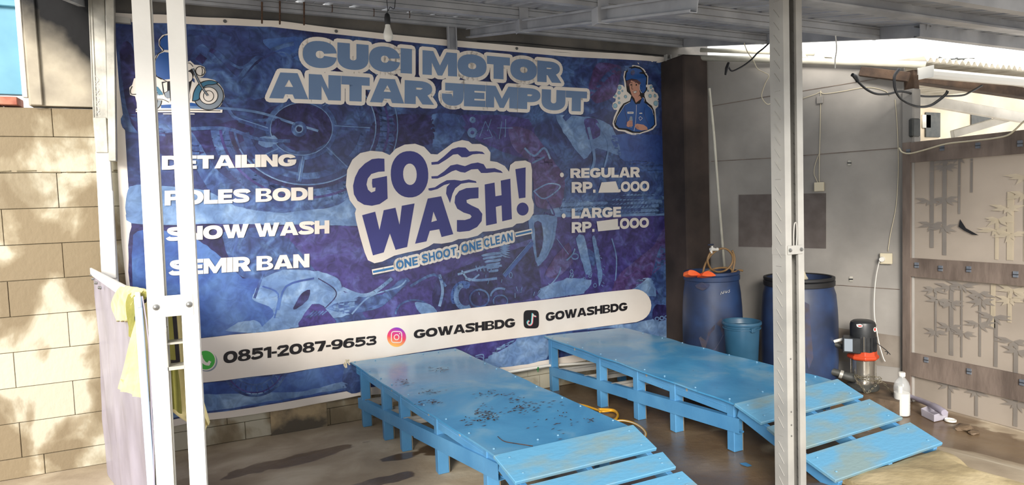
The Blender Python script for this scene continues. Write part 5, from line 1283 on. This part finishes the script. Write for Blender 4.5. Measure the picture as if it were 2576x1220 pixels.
# things in drum 2
P = [at(x, y, Y=3.52) for x, y in ((2006,700),(2010,684),(2018,674),(2026,682),(2030,692),(2036,702),(2020,706))]; n = len(P); Q = [p+Vector((.02,.08,-.02)) for p in P]
tag(MB().add(P+Q, [(i, (i+1) % n, n+(i+1) % n, n+i) for i in range(n)]+[tuple(range(n))[::-1], tuple(range(n, 2*n))]).build('rag', M['cream_pl'], bevel=.008), 'crumpled cream rag on the rim of the black rimmed drum', 'rag')
# bucket on a plinth
BC = (3.50, 3.60); zb = .30
st(MB().box(3.33, 3.68, 3.43, 3.80, 0, zb).build('trim_7', M['mud'], bevel=.01))
t = thing('bucket', (BC[0], BC[1], zb), 'blue plastic bucket between the two water drums', 'bucket')
o = Vector((BC[0], BC[1], zb))
MB().lathe([(0,0),(.108,0),(.112,.01),(.130,.36),(.143,.362),(.146,.372),(.143,.384),(.136,.386),(.128,.375),(.118,.20),(.108,.02),(0,.02)], o, 36).build('body', M['bucket'], t, smooth=35)
MB().lathe([(.131,.330),(.140,.332),(.140,.340),(.131,.342)], o, 36).build('rim_band', M['bucket'], t, smooth=35)
q = on_cyl(1893, 830, BC, .135); MB().box(q.x-.015, q.x+.02, q.y-.012, q.y+.012, q.z-.02, q.z+.012).build('handle_lug', M['bucket'], t, bevel=.003)
# conduit leaning in the corner
tag(MB().tube([at(1784,222,Y=4.36), at(1796,340,Y=4.36), at(1808,500,Y=4.34), at(1823,682,Y=4.33)], .012, 10).build('plastic_pipe', M['pvc'], smooth=True), 'thin white plastic pipe leaning in the dark corner beside the column', 'pipe')
# white pipe with a green tie below the banner
t = thing('water_pipe', at(1290, 936, Y=4.74), 'white plastic pipe along the wall under the banner between the ramps', 'pipe')
MB().tube([at(1250,941,Y=4.74), at(1375,920,Y=4.74), at(1500,912,Y=4.74), at(1560,905,Y=4.74)], .012, 10).build('pipe', M['white_pl'], t, smooth=True)
q = at(1352, 926, Y=4.74); MB().lathe([(.017,-.006),(.017,.006)], q, 10, 'x').build('green_tie', M['green'], t); MB().tube([q+Vector((0,-.01,0)), q+Vector((-.004,-.015,-.03))], .004, 6).build('green_tie', M['green'], t)
# yellow hose on the floor
yh = [(1446,1016),(1470,1020),(1500,1030),(1515,1035),(1540,1033),(1553,1040),(1553,1050),(1540,1058),(1520,1062)]
yh2 = [(1510,1036),(1506,1030),(1525,1030),(1545,1032),(1554,1042),(1550,1054),(1540,1060),(1565,1058),(1590,1063),(1612,1075),(1624,1090),(1618,1102),(1606,1103)]
mb = MB().tube(crom([fl(x, y, .012) for x, y in yh], 6), .0085, 8); mb.tube(crom([fl(x, y, .018) for x, y in yh2], 6), .0085, 8)
tag(mb.build('yellow_hose', M['hose_y'], smooth=True), 'yellow hose looped on the floor between the two ramps', 'hose')
mb = MB().tube(crom([fl(x, y, .0275) for x, y in yh2[6:]], 6), .003, 6).build('white_stripe', M['white_pl'], bpy.data.objects['yellow_hose'], smooth=True)

# ================================================================= WATER PUMP
ZP = .125
pc = at(2176, 985, Z=ZP)
pc = Vector((pc.x+.06, pc.y+.06, ZP))
t = thing('water_pump', pc, 'upright black and orange electric water pump standing on the dark ledge', 'pump')
toC = (CAMP-pc); toC.z = 0; toC.normalize(); sd_v = Vector((toC.y, -toC.x, 0))   # picture left
if sd_v.dot(RX) > 0: sd_v = -sd_v
def hz_(py): return (at(2176, py, pl=(toC, toC.dot(pc)))).z
sc_p = 1/((pc-CAMP).dot(AX)/FPX)   # px per metre
MPX = 1/sc_p
zt, z1_, z2_, z3_, z4_ = hz_(806), hz_(842), hz_(880), hz_(903), hz_(956)
MB().lathe([(.105,0),(.11,.01),(.11,.03),(.09,.04),(.07,.055),(.07,.085)], pc, 28).build('base_casting', M['cast'], t, smooth=35)
MB().lathe([(26*MPX,z4_-ZP-.02),(27*MPX,z4_-ZP),(26*MPX,z4_-ZP+.01),(26*MPX,z3_-ZP)], pc, 32).build('steel_sleeve', M['chrome'], t, smooth=35)
f = MB(); f.lathe([(30*MPX,z3_-ZP),(36*MPX,z3_-ZP+.012),(36*MPX,z3_-ZP+.03),(32*MPX,z3_-ZP+.038),(31*MPX,z2_-ZP)], pc, 8); f.build('orange_flange', M['pump_or'], t, bevel=.004)
MB().lathe([(29*MPX,z2_-ZP-.005),(29*MPX,z1_-ZP)], pc, 28).build('motor', M['pump_bk'], t, smooth=35)
fins = MB()
for k in range(20):
    a = 2*PI*k/20; d = Vector((math.cos(a), math.sin(a), 0)); fins.beam(pc+d*29*MPX+Vector((0,0,z2_-ZP)), pc+d*29*MPX+Vector((0,0,z1_-ZP-.01)), .004, .012, d)
fins.build('cooling_fins', M['pump_bk'], t, kind='stuff')
hh = zt-z1_
MB().lathe([(27*MPX,z1_-ZP-.008),(29*MPX,z1_-ZP),(29*MPX,z1_-ZP+hh*.72),(27*MPX,z1_-ZP+hh*.9),(22*MPX,zt-ZP),(0,zt-ZP+.002)], pc, 32).build('fan_cover', M['pump_bk'], t, smooth=35)
bx_c = pc+sd_v*22*MPX+toC*20*MPX
b = MB(); q = []
for dz in (z2_-.005, z1_-.006):
    for du, dv in ((22,-14),(-18,-14),(-18,24),(22,24)): p = bx_c+sd_v*du*MPX+toC*dv*MPX; q.append((p.x, p.y, dz))
b.hexa(q).build('terminal_box', M['pump_bk'], t, bevel=.005)
fc = bx_c+toC*24.6*MPX
def plate(nm, u0, u1, za, zb_, m, off=0.0, base=fc):
    P = [base+sd_v*u0*MPX+toC*off, base+sd_v*u1*MPX+toC*off]; 
    v = [(P[0].x,P[0].y,za),(P[1].x,P[1].y,za),(P[1].x,P[1].y,zb_),(P[0].x,P[0].y,zb_)]
    w2 = [(a_+toC.x*.001,b_+toC.y*.001,c_) for a_, b_, c_ in v]
    return MB().hexa([v[0],v[1],w2[1],w2[0],v[3],v[2],w2[2],w2[3]]).build(nm, m, t)
plate('rating_plate', 18, 0, z2_+.01, z1_-.012, M['pr_gray'], .001)
MB().tube([pc+toC*29*MPX*1.02+Vector((0,0,0)) - sd_v*2*MPX + Vector((0,0,z2_-ZP)), pc+toC*29*MPX*1.02 - sd_v*2*MPX+Vector((0,0,z1_-ZP))], .003, 6).build('tie_rod', M['chrome'], t)
for dx_ in (-28, 27): MB().tube([pc+sd_v*dx_*MPX+toC*8*MPX+Vector((0,0,.06)), pc+sd_v*dx_*MPX+toC*8*MPX+Vector((0,0,z3_-ZP+.02))], .004, 6).build('tie_rod', M['chrome'], t)
lc = pc + toC*26*MPX
zz = (z1_+hh*.55)
P = [on_cyl(x, y, (pc.x, pc.y), 29*MPX, .0015) for x, y in ((2154,816),(2156,822),(2162,824),(2169,823),(2170,818),(2164,815))]; MB().add(P, [tuple(range(6))]).build('label_sticker', M['white_ink'], t, recalc=False)
P = [on_cyl(x, y, (pc.x, pc.y), 29*MPX, .0025) for x, y in ((2158,818.5),(2160,821.5),(2168,821.5),(2168,818.5))]; MB().add(P, [tuple(range(4))]).build('label_mark', M['red'], t, recalc=False)
P = [on_cyl(x, y, (pc.x, pc.y), 29*MPX, .0015) for x, y in sell(2201,829,4,6,2,k=12)]; MB().add(P, [tuple(range(12))]).build('round_sticker', M['white_ink'], t, recalc=False)
P = [on_cyl(x, y, (pc.x, pc.y), 29*MPX, .0025) for x, y in sell(2201,829,2.2,3.5,2,k=10)]; MB().add(P, [tuple(range(10))]).build('sticker_mark', M['red'], t, recalc=False)
pz = lambda x, y, o=.0: at(x, y, pl=(toC, toC.dot(pc+toC*o)))
MB().tube([pz(2178,853,.06), pz(2140,853,.06), pz(2122,853,.06)], [.014,.017,.017], 12).build('outlet_union', M['cast'], t, smooth=40)
MB().tube([pz(2122,853,.06), pz(2098,859,.06)], .012, 12).build('outlet_pipe', M['white_pl'], t, smooth=40)
MB().tube([pz(2146,882,.03), pz(2120,872,.03), pz(2096,864,.03)], .020, 12).build('support_arm', M['cast'], t, smooth=40)
MB().tube([pz(2152,952,.05), pz(2128,946,.06), pz(2108,938,.06), pz(2090,934,.06), pz(2072,929,.06)], [.035,.032,.026,.030,.022], 14).build('suction_fitting', M['cast'], t, smooth=30)
MB().tube([pz(2076,931,.06), pz(2069,928,.06)], [.031,.029], 6).build('pipe_nut', M['pvc'], t)
MB().tube([pz(2112,940,.062), pz(2120,943,.062)], .0325, 14).build('union_ring', M['zinc_old'], t, smooth=30)
MB().tube(crom([pz(2204,862,.03), pz(2215,870,.02), pz(2228,880,.0), pz(2240,892,0)], 4), .003, 6).build('power_lead', M['black_rub'], t)
MB().tube(crom([pz(2226,884,.01), pz(2233,886,0), pz(2231,892,0)], 4), .003, 6).build('power_lead', M['black_rub'], t)
# chain
M['chainm'] = mat('dull_chain', (88,82,66), (116,108,88), 30, 0.5, 0.3)
def chain(name, pts, label, r=.008, w=.0022):
    P = crom(pts, 10); b = MB(); acc = 0; last = P[0]; k = 0
    for p in P[1:]:
        acc += (p-last).length; 
        if acc > r*2.0:
            d = (p-last).normalized() if (p-last).length > 0 else Vector((1,0,0)); up = Vector((0,0,1)) if k % 2 else toC
            s = d.cross(up).normalized(); L_ = [p+d*r*1.35*math.cos(a)+s*r*.8*math.sin(a) for a in [PI*2*i/8 for i in range(9)]]
            b.tube(L_, w, 4, False); acc = 0; k += 1
        last = p
    return tag(b.build(name, M['chainm'], recalc=False), label, 'chain')
chain('chain', [pz(x, y, o) for x, y, o in ((2150,944,.10),(2160,950,.12),(2180,956,.12),(2205,958,.12),(2216,952,.10),(2200,948,.1),(2170,949,.11),(2152,944,.12),(2158,962,.13),(2170,975,.14),(2182,988,.15),(2215,960,.1),(2232,975,.08),(2246,990,.05))], 'steel chain wrapped round the foot of the water pump')
chain('chain', [pz(x, y, .0) for x, y in ((2246,990),(2236,1000),(2240,1015),(2250,1000),(2258,992),(2252,1010),(2243,1024),(2238,1034),(2246,1030),(2250,1018),(2262,1000))], 'tangled heap of thin chain beside the white bottle', .006, .0018)

# ================================================================= BOTTLE, TRAY, CAP, TUBE
bc = fl(2279, 1046); bc.y += .03; bc.z = zf(bc.x, bc.y)
bp_ = (bc-CAMP).dot(AX)/FPX
t = thing('plastic_bottle', bc, 'clear plastic bottle half full of white liquid on the floor by the pump', 'bottle')
R_ = 18.5*bp_
MB().lathe([(R_*.9,0),(R_,.008)]+[(R_*(1 if k % 2 else .965), .03+.012*k) for k in range(13)]+[(R_,.19),(R_*.97,.215),(R_*.8,.245),(R_*.5,.268),(R_*.33,.28),(R_*.33,.292)], bc, 28).build('bottle_wall', M['clear'], t, smooth=60)
MB().lathe([(0,.003),(R_*.88,.003),(R_*.94,.02),(R_*.94,.165),(0,.166)], bc, 28).build('white_liquid', M['white_pl'], t, smooth=40)
MB().lathe([(R_*.42,.286),(R_*.43,.31),(R_*.38,.315),(0,.315)], bc, 20).build('bottle_cap', M['white_pl'], t, smooth=40)
MB().lathe([(R_*.28,0),(R_*.30,.03),(R_*.30,.05),(0,.052)], bc+Vector((-.02,.0,.165)), 12).build('inner_cap', M['white_pl'], t, smooth=40)
c1, c2, c3, c4 = fl(2318,1046), fl(2350,1062), fl(2384,1054), fl(2350,1034)
mb = MB(); zt_ = .05
q = [c1, c2, c3, c4]; cc = sum(q, Vector())/4
tp = [cc+(v-cc)*1.06+Vector((0,0,.055)) for v in q]; qi = [cc+(v-cc)*.92+Vector((0,0,.004)) for v in q]; ti = [cc+(v-cc)*.99+Vector((0,0,.055)) for v in q]
fs = []
for i in range(4):
    j = (i+1) % 4; fs += [(i, j, 4+j, 4+i), (4+i, 4+j, 12+j, 12+i), (12+i, 12+j, 8+j, 8+i)]
fs += [(0,1,2,3)[::-1], (8,9,10,11)]
mb.add([v+Vector((0,0,.001)) for v in q]+tp+qi+ti, fs); tag(mb.build('plastic_tray', M['clear_tray'], bevel=.002), 'empty clear plastic tray on the floor beside the white cap', 'tray')
t = fl(2391, 1060); tag(MB().lathe([(.030,0),(.036,.003),(.036,.014),(.033,.016),(.030,.008),(0,.008)], t, 24).build('jar_lid', M['white_pl'], smooth=35), 'small round white plastic lid on the floor near the side wall', 'lid')
tag(MB().tube(crom([fl(2222,968,.10), fl(2260,985,.06), fl(2310,1005,.055), fl(2350,1022,.075), fl(2376,1038,.07)], 6), [.010]*6+[.016]*6+[.020]*6+[.024]*6+[.022], 12).build('plastic_tube', M['panelfilm'], smooth=60), 'soft lavender plastic tube lying along the side wall over the tray', 'tube')
# stones / broken mortar near the ledge and the wall foot
rnd = random.Random(9)
def stone(px_, py_, r, lab, m='mud', sq=.5, grp=None):
    c = fl(px_, py_); b = bmesh.new(); bmesh.ops.create_icosphere(b, subdivisions=2, radius=1)
    for v in b.verts:
        k = 1+.35*nz3(v.co.x*1.7+px_, v.co.y*1.7, v.co.z*1.7); v.co = Vector((v.co.x*r*k, v.co.y*r*.7*k, max(v.co.z, -.3)*r*sq*k))+c+Vector((0,0,r*sq*.28))
    me = bpy.data.meshes.new('stone'); b.to_mesh(me); b.free(); me.materials.append(M[m])
    o = bpy.data.objects.new('broken_mortar', me); COL.objects.link(o); tag(o, lab, 'rubble', grp)
stone(2425, 1078, .07, 'flat lump of broken mortar at the foot of the bamboo wall', 'mud', .35)
stone(2450, 1090, .045, 'smaller chip of mortar beside the flat lump by the bamboo wall', 'mud', .35)
stone(2218, 1005, .06, 'brown lump of mortar between the ramp and the chain', 'mud', .7)
tag(MB().add([fl(x, y, .004) for x, y in ((1860,1165),(1876,1163),(1888,1169),(1892,1172),(1880,1174),(1868,1170))], [(0,1,2,3,4,5)]).build('paint_flake', M['blue'], recalc=False), 'blue paint flake on the wet floor under the right ramp', 'flake')

# ================================================================= ELECTRICS ON THE GREY WALL
def wbox(name, px_, py_, w, h, m, label, cat, d=.03):
    c = gpx(px_, py_, 0); q = []
    for dz in (-h/2, h/2):
        for s, o in ((-w/2,0),(w/2,0),(w/2,d),(-w/2,d)): p = c+GD*s-GN*o; q.append((p.x, p.y, p.z+dz))
    o = MB().hexa(q).build(name, M[m], bevel=.004); return tag(o, label, cat)
s1_ = wbox('socket_box', 2062, 470, .075, .075, 'cream_pl', 'cream junction box on the grey wall above the brown patch', 'socket', .035)
s2_ = wbox('socket_outlet', 2230, 650, .085, .085, 'cream_pl', 'cream wall socket with a round plug in the corner above the pump', 'socket', .035)
c = gpx(2221, 651, .036); MB().tube([c, c-GN*.03], [.022,.018], 14).build('plug', M['white_pl'], s2_, smooth=40)
def gwire(name, pts, r, m, label, cat='cable', o=.006, n=5, grp=None):
    ob = MB().tube(crom([gpx(x, y, o) for x, y in pts], n), r, 6).build(name, M[m], smooth=True); return tag(ob, label, cat, grp)
gwire('wall_cable', ((2065,228),(2064,300),(2062,380),(2061,440),(2062,458)), .003, 'cream_pl', 'thin pale cable running down to the junction box')
gwire('wall_cable', ((2062,385),(2052,410),(2048,435),(2054,452),(2058,460)), .0025, 'cream_pl', 'thin pale cable looping left of the junction box')
gwire('wall_cable', ((2252,250),(2258,330),(2260,430),(2254,520),(2240,590),(2234,632)), .003, 'cream_pl', 'thin cable along the wall corner down to the wall socket')
gwire('power_cable', ((2215,654),(2207,690),(2202,740),(2202,790),(2208,830),(2214,862),(2224,896),(2229,906)), .004, 'white_pl', 'white power cable hanging from the socket plug down behind the pump', 'cable', .05)
gwire('wall_cable', ((2019,248),(2050,238),(2064,232),(2075,236),(2120,230),(2180,220),(2225,228),(2238,240)), .003, 'cream_pl', 'thin cable strung across the grey wall near its top')
for k, (x, y) in enumerate(((2137,410),(2141,702))):
    o = wbox('wall_clip', x, y, .028, .045, 'zinc_old', ['small grey metal clip high on the grey wall', 'small grey metal clip low on the grey wall'][k], 'clip', .006)
    wb = gquad('slot', [(x-5,y+1.5),(x+5,y+1.5),(x+5,y-1.5),(x-5,y-1.5)], M['black_rub'], .009, o)
wbox('joint_cap', 2063, 252, .05, .06, 'greywall', 'grey round cable cap on the wall where the thin cables meet', 'cap', .02)
# black twisted lead and white lead hanging from the roof
tag(MB().tube(crom([at(x, y, Y=3.45) for x, y in ((1933,110),(1920,122),(1905,134),(1890,150),(1872,164),(1850,176),(1840,178),(1834,170),(1830,162))], 5), .006, 6).build('loose_lead', M['black_rub'], smooth=True), 'black twisted lead hanging from the roof left of the right post', 'cable')
tag(MB().tube([at(1833,158,Y=3.45), at(1828,172,Y=3.45), at(1825,188,Y=3.45)], [.010,.012,.007], 8).build('lead_connector', M['black_rub']), 'black plug connector at the end of the hanging lead', 'plug')
tag(MB().tube(crom([at(x, y, Y=3.55) for x, y in ((1872,108),(1880,130),(1895,152),(1905,172),(1922,182),(1934,190),(1925,210),(1916,238),(1920,252),(1930,262),(1940,260))], 6), .0035, 6).build('loose_cable', M['cream_pl'], smooth=True), 'thin white cable looping down beside the black lead', 'cable')
tag(MB().tube(crom([at(x, y, Y=2.83) for x, y in ((2101,84),(2104,110),(2104,130),(2101,150),(2101,172))], 5), .004, 6).build('loose_cable', M['white_pl'], smooth=True), 'short white cable end hanging right of the right front post', 'cable')

# ================================================================= NEIGHBOUR ROOF, GUTTER, TIMBER
# cream gutter pipe along the top of the grey wall
tg = thing('gutter_pipe', at(1900, 150, pl=GPL), 'long cream gutter pipe along the top of the grey wall', 'gutter')
ga, gb, gc_ = gpx(1712,146,.05), gpx(2019,155,.05), gpx(2330,166,.05)
MB().tube([ga, gb, gc_], .026, 12).build('pipe', M['pvc'], tg, smooth=True)
ga, gb = gpx(1765,135,.02), gpx(2050,145,.02)
MB().tube([ga+Vector((0,0,.03)), gb+Vector((0,0,.03))], .02, 12).build('pipe', M['pvc'], tg, smooth=True)
# ridge bits beyond
for k, (x, y) in enumerate(((2022,141),(2083,139))):
    a = gpx(x-8,146,.05); b = gpx(x+12,147,.05); c = gpx(x+2,131,.05); d_ = GN*.08
    tag(MB().add([a,b,c,a+d_,b+d_,c+d_], [(0,1,2),(5,4,3),(0,3,4,1),(1,4,5,2),(2,5,3,0)]).build('ridge_tile', M['asb']), ['pale ridge tile on the roof beyond, right beside the right front post', 'pale ridge tile on the roof beyond, standing alone against the sky'][k], 'roof tile')
# corrugated sheet and white fascia gutter of the shed
e0, e1 = at(2325,164,Y=3.02), at(2640,193,Y=3.02)
g = []; n = 150; pitch = .077
L_e = (e1-e0).length; ed = (e1-e0).normalized()
for i in range(n+1):
    s = L_e*1.6*i/n; row = []
    for j in range(6):
        v = j/5; p = e0+ed*s+Vector((-.35*v*.8, 1.6*v, .05+.10*v)); p.z += .020*math.cos(2*PI*s/pitch); row.append(p)
    g.append(row)
tag(MB().sheet(g, .006, (0,0,1)).build('corrugated_roof', M['asb'], smooth=True, recalc=False), 'pale corrugated roof sheet of the shed next door, top right', 'roof')
tgut = thing('shed_gutter', at(2450,190,Y=2.98), 'glossy white gutter under the corrugated roof edge, top right', 'gutter')
P = [(0,.0),(.0,-.06),(-.012,-.075),(-.012,-.08),(-.055,-.085),(-.085,-.07),(-.09,-.045),(-.086,-.04),(-.078,-.062),(-.052,-.078),(-.006,-.07),(.006,-.06),(.006,0)]
a, b = at(2318,170,Y=2.98), at(2700,206,Y=2.98)
MB().prof(P, a, b, (0,1,0), (0,0,1)).build('gutter_channel', M['white_pl'], tgut)
MB().hexa([a+Vector((-.004,-.09,-.085)), a+Vector((.0,-.09,-.085)), a+Vector((0,.02,-.085)), a+Vector((-.004,.02,-.085)), a+Vector((-.004,-.09,0)), a+Vector((.0,-.09,0)), a+Vector((0,.02,0)), a+Vector((-.004,.02,0))]).build('end_cap', M['white_pl'], tgut)
MB().beam(a+Vector((.01,.03,-.02)), b+Vector((0,.03,-.02)), .012, .05).build('fascia', M['white_trim'], tgut)
def beam_px(name, p0, p1, Y0, Y1, w, h, m, label, cat='beam'):
    return tag(MB().beam(at(*p0, Y=Y0), at(*p1, Y=Y1), w, h).build(name, M[m], bevel=.004), label, cat)
tag(MB().beam(gpx(2168,183,.07), gpx(2290,198,.07), .06, .07).build('timber_beam', M['dark_wood'], bevel=.004), 'dark timber beam end sticking out above the grey wall corner', 'beam')
beam_px('timber_beam', (2300,196), (2620,242), 3.22, 3.10, .08, .08, 'dark_wood', 'long dark timber beam under the white gutter, top right')
beam_px('timber_post', (2292,178), (2294,236), 3.12, 3.12, .08, .06, 'dark_wood', 'short brown timber block under the shed beam', 'post')
beam_px('painted_beam', (2298,248), (2620,305), 3.5, 3.4, .05, .09, 'white_trim', 'pale painted beam sloping across the opening above the bamboo wall')
beam_px('painted_brace', (2395,338), (2560,290), 3.6, 3.45, .04, .07, 'white_trim', 'pale diagonal brace in the opening above the bamboo wall', 'brace')
tag(MB().tube(crom([at(x, y, X=XR-.055) for x, y in ((2262,372),(2270,383),(2290,386),(2330,376),(2380,362),(2440,355),(2500,348),(2535,340),(2555,325),(2576,305),(2600,290))], 5), .006, 7).build('loose_cable', M['cream_pl'], smooth=True), 'pale cable draped over the dark top board of the bamboo wall', 'cable')
tb = thing('cable_coil', at(2310, 230, Y=3.02), 'coil of black cable hanging under the timber beam, top right', 'cable')
cpts = [(2262,172),(2250,188),(2248,205),(2252,228),(2265,248),(2290,262),(2315,268),(2340,264),(2362,250),(2378,236),(2382,228)]
for k in range(2): MB().tube(crom([at(x+3*k, y+2*k, Y=3.02) for x, y in cpts], 6), .006, 7).build('cable_loop', M['black_rub'], tb, smooth=True)
tb = thing('black_cable', at(2200, 230, Y=3.06), 'black cable running from the grey wall under the timber beam', 'cable')
MB().tube(crom([at(x, y, Y=3.08) for x, y in ((2145,190),(2158,205),(2180,225),(2205,236),(2235,236),(2270,230),(2320,242),(2370,242),(2420,240),(2440,232),(2470,215))], 6), .008, 7).build('cable', M['black_rub'], tb, smooth=True)
MB().tube([at(2144,188,Y=3.08), at(2152,192,Y=3.08), at(2158,205,Y=3.08)], .013, 8).build('cable_end', M['black_rub'], tb)
# meter box and dark clutter by the corner
c = at(2297, 322, Y=3.08); tm = tag(MB().box(c.x-.045, c.x+.045, c.y-.03, c.y+.01, c.z-.07, c.z+.07).build('meter_box', M['cast'], bevel=.01), 'grey electric meter box on the corner post above the bamboo wall', 'box')
for k, (x0_, y0_, x1_, y1_, mm, lab) in enumerate(((2322,288,2342,322,'zinc_old','pale grey board hanging in the opening above the bamboo wall'), (2330,282,2366,345,'cast','dark grey board with peeling print in the opening above the bamboo wall'), (2445,280,2495,318,'cast','dark panel corner seen behind the diagonal brace'))):
    a = at(x0_, y0_, Y=4.878); b = at(x1_, y1_, Y=4.878)
    tag(MB().box(a.x, b.x, a.y, a.y+.02, b.z, a.z).build('hanging_board', M[mm], bevel=.003), lab, 'board')
# debris on the far roof
for k in range(9):
    a = at(2400+rnd.uniform(-10,75), 158+rnd.uniform(-10,12), Y=4.4)
    if k == 0: dbm = MB()
    dbm.tube([a, a+Vector((rnd.uniform(-.12,.12), rnd.uniform(-.1,.1), rnd.uniform(-.05,.06))), a+Vector((rnd.uniform(-.2,.2), .1, rnd.uniform(-.03,.08)))], rnd.uniform(.006,.02), 5)
o = tag(dbm.build('roof_debris', M['cast']), 'dark twigs and scraps lying on the corrugated roof, top right', 'debris', kind='stuff')
a, b, c = at(2400,165,Y=4.3), at(2490,170,Y=4.3), at(2470,150,Y=4.3)
tag(MB().add([a, b, c+Vector((.05,0,0)), c-Vector((.25,0,0)), a+Vector((0,.5,0)), b+Vector((0,.5,0)), c+Vector((.05,.5,0)), c+Vector((-.25,.5,0))], [(0,1,2,3),(7,6,5,4),(0,4,5,1),(1,5,6,2),(2,6,7,3),(3,7,4,0)]).build('ridge_tile', M['asb']), 'pale ridge cap piece on the shed roof beside the dark scraps', 'roof tile')
bpy.context.view_layer.update()
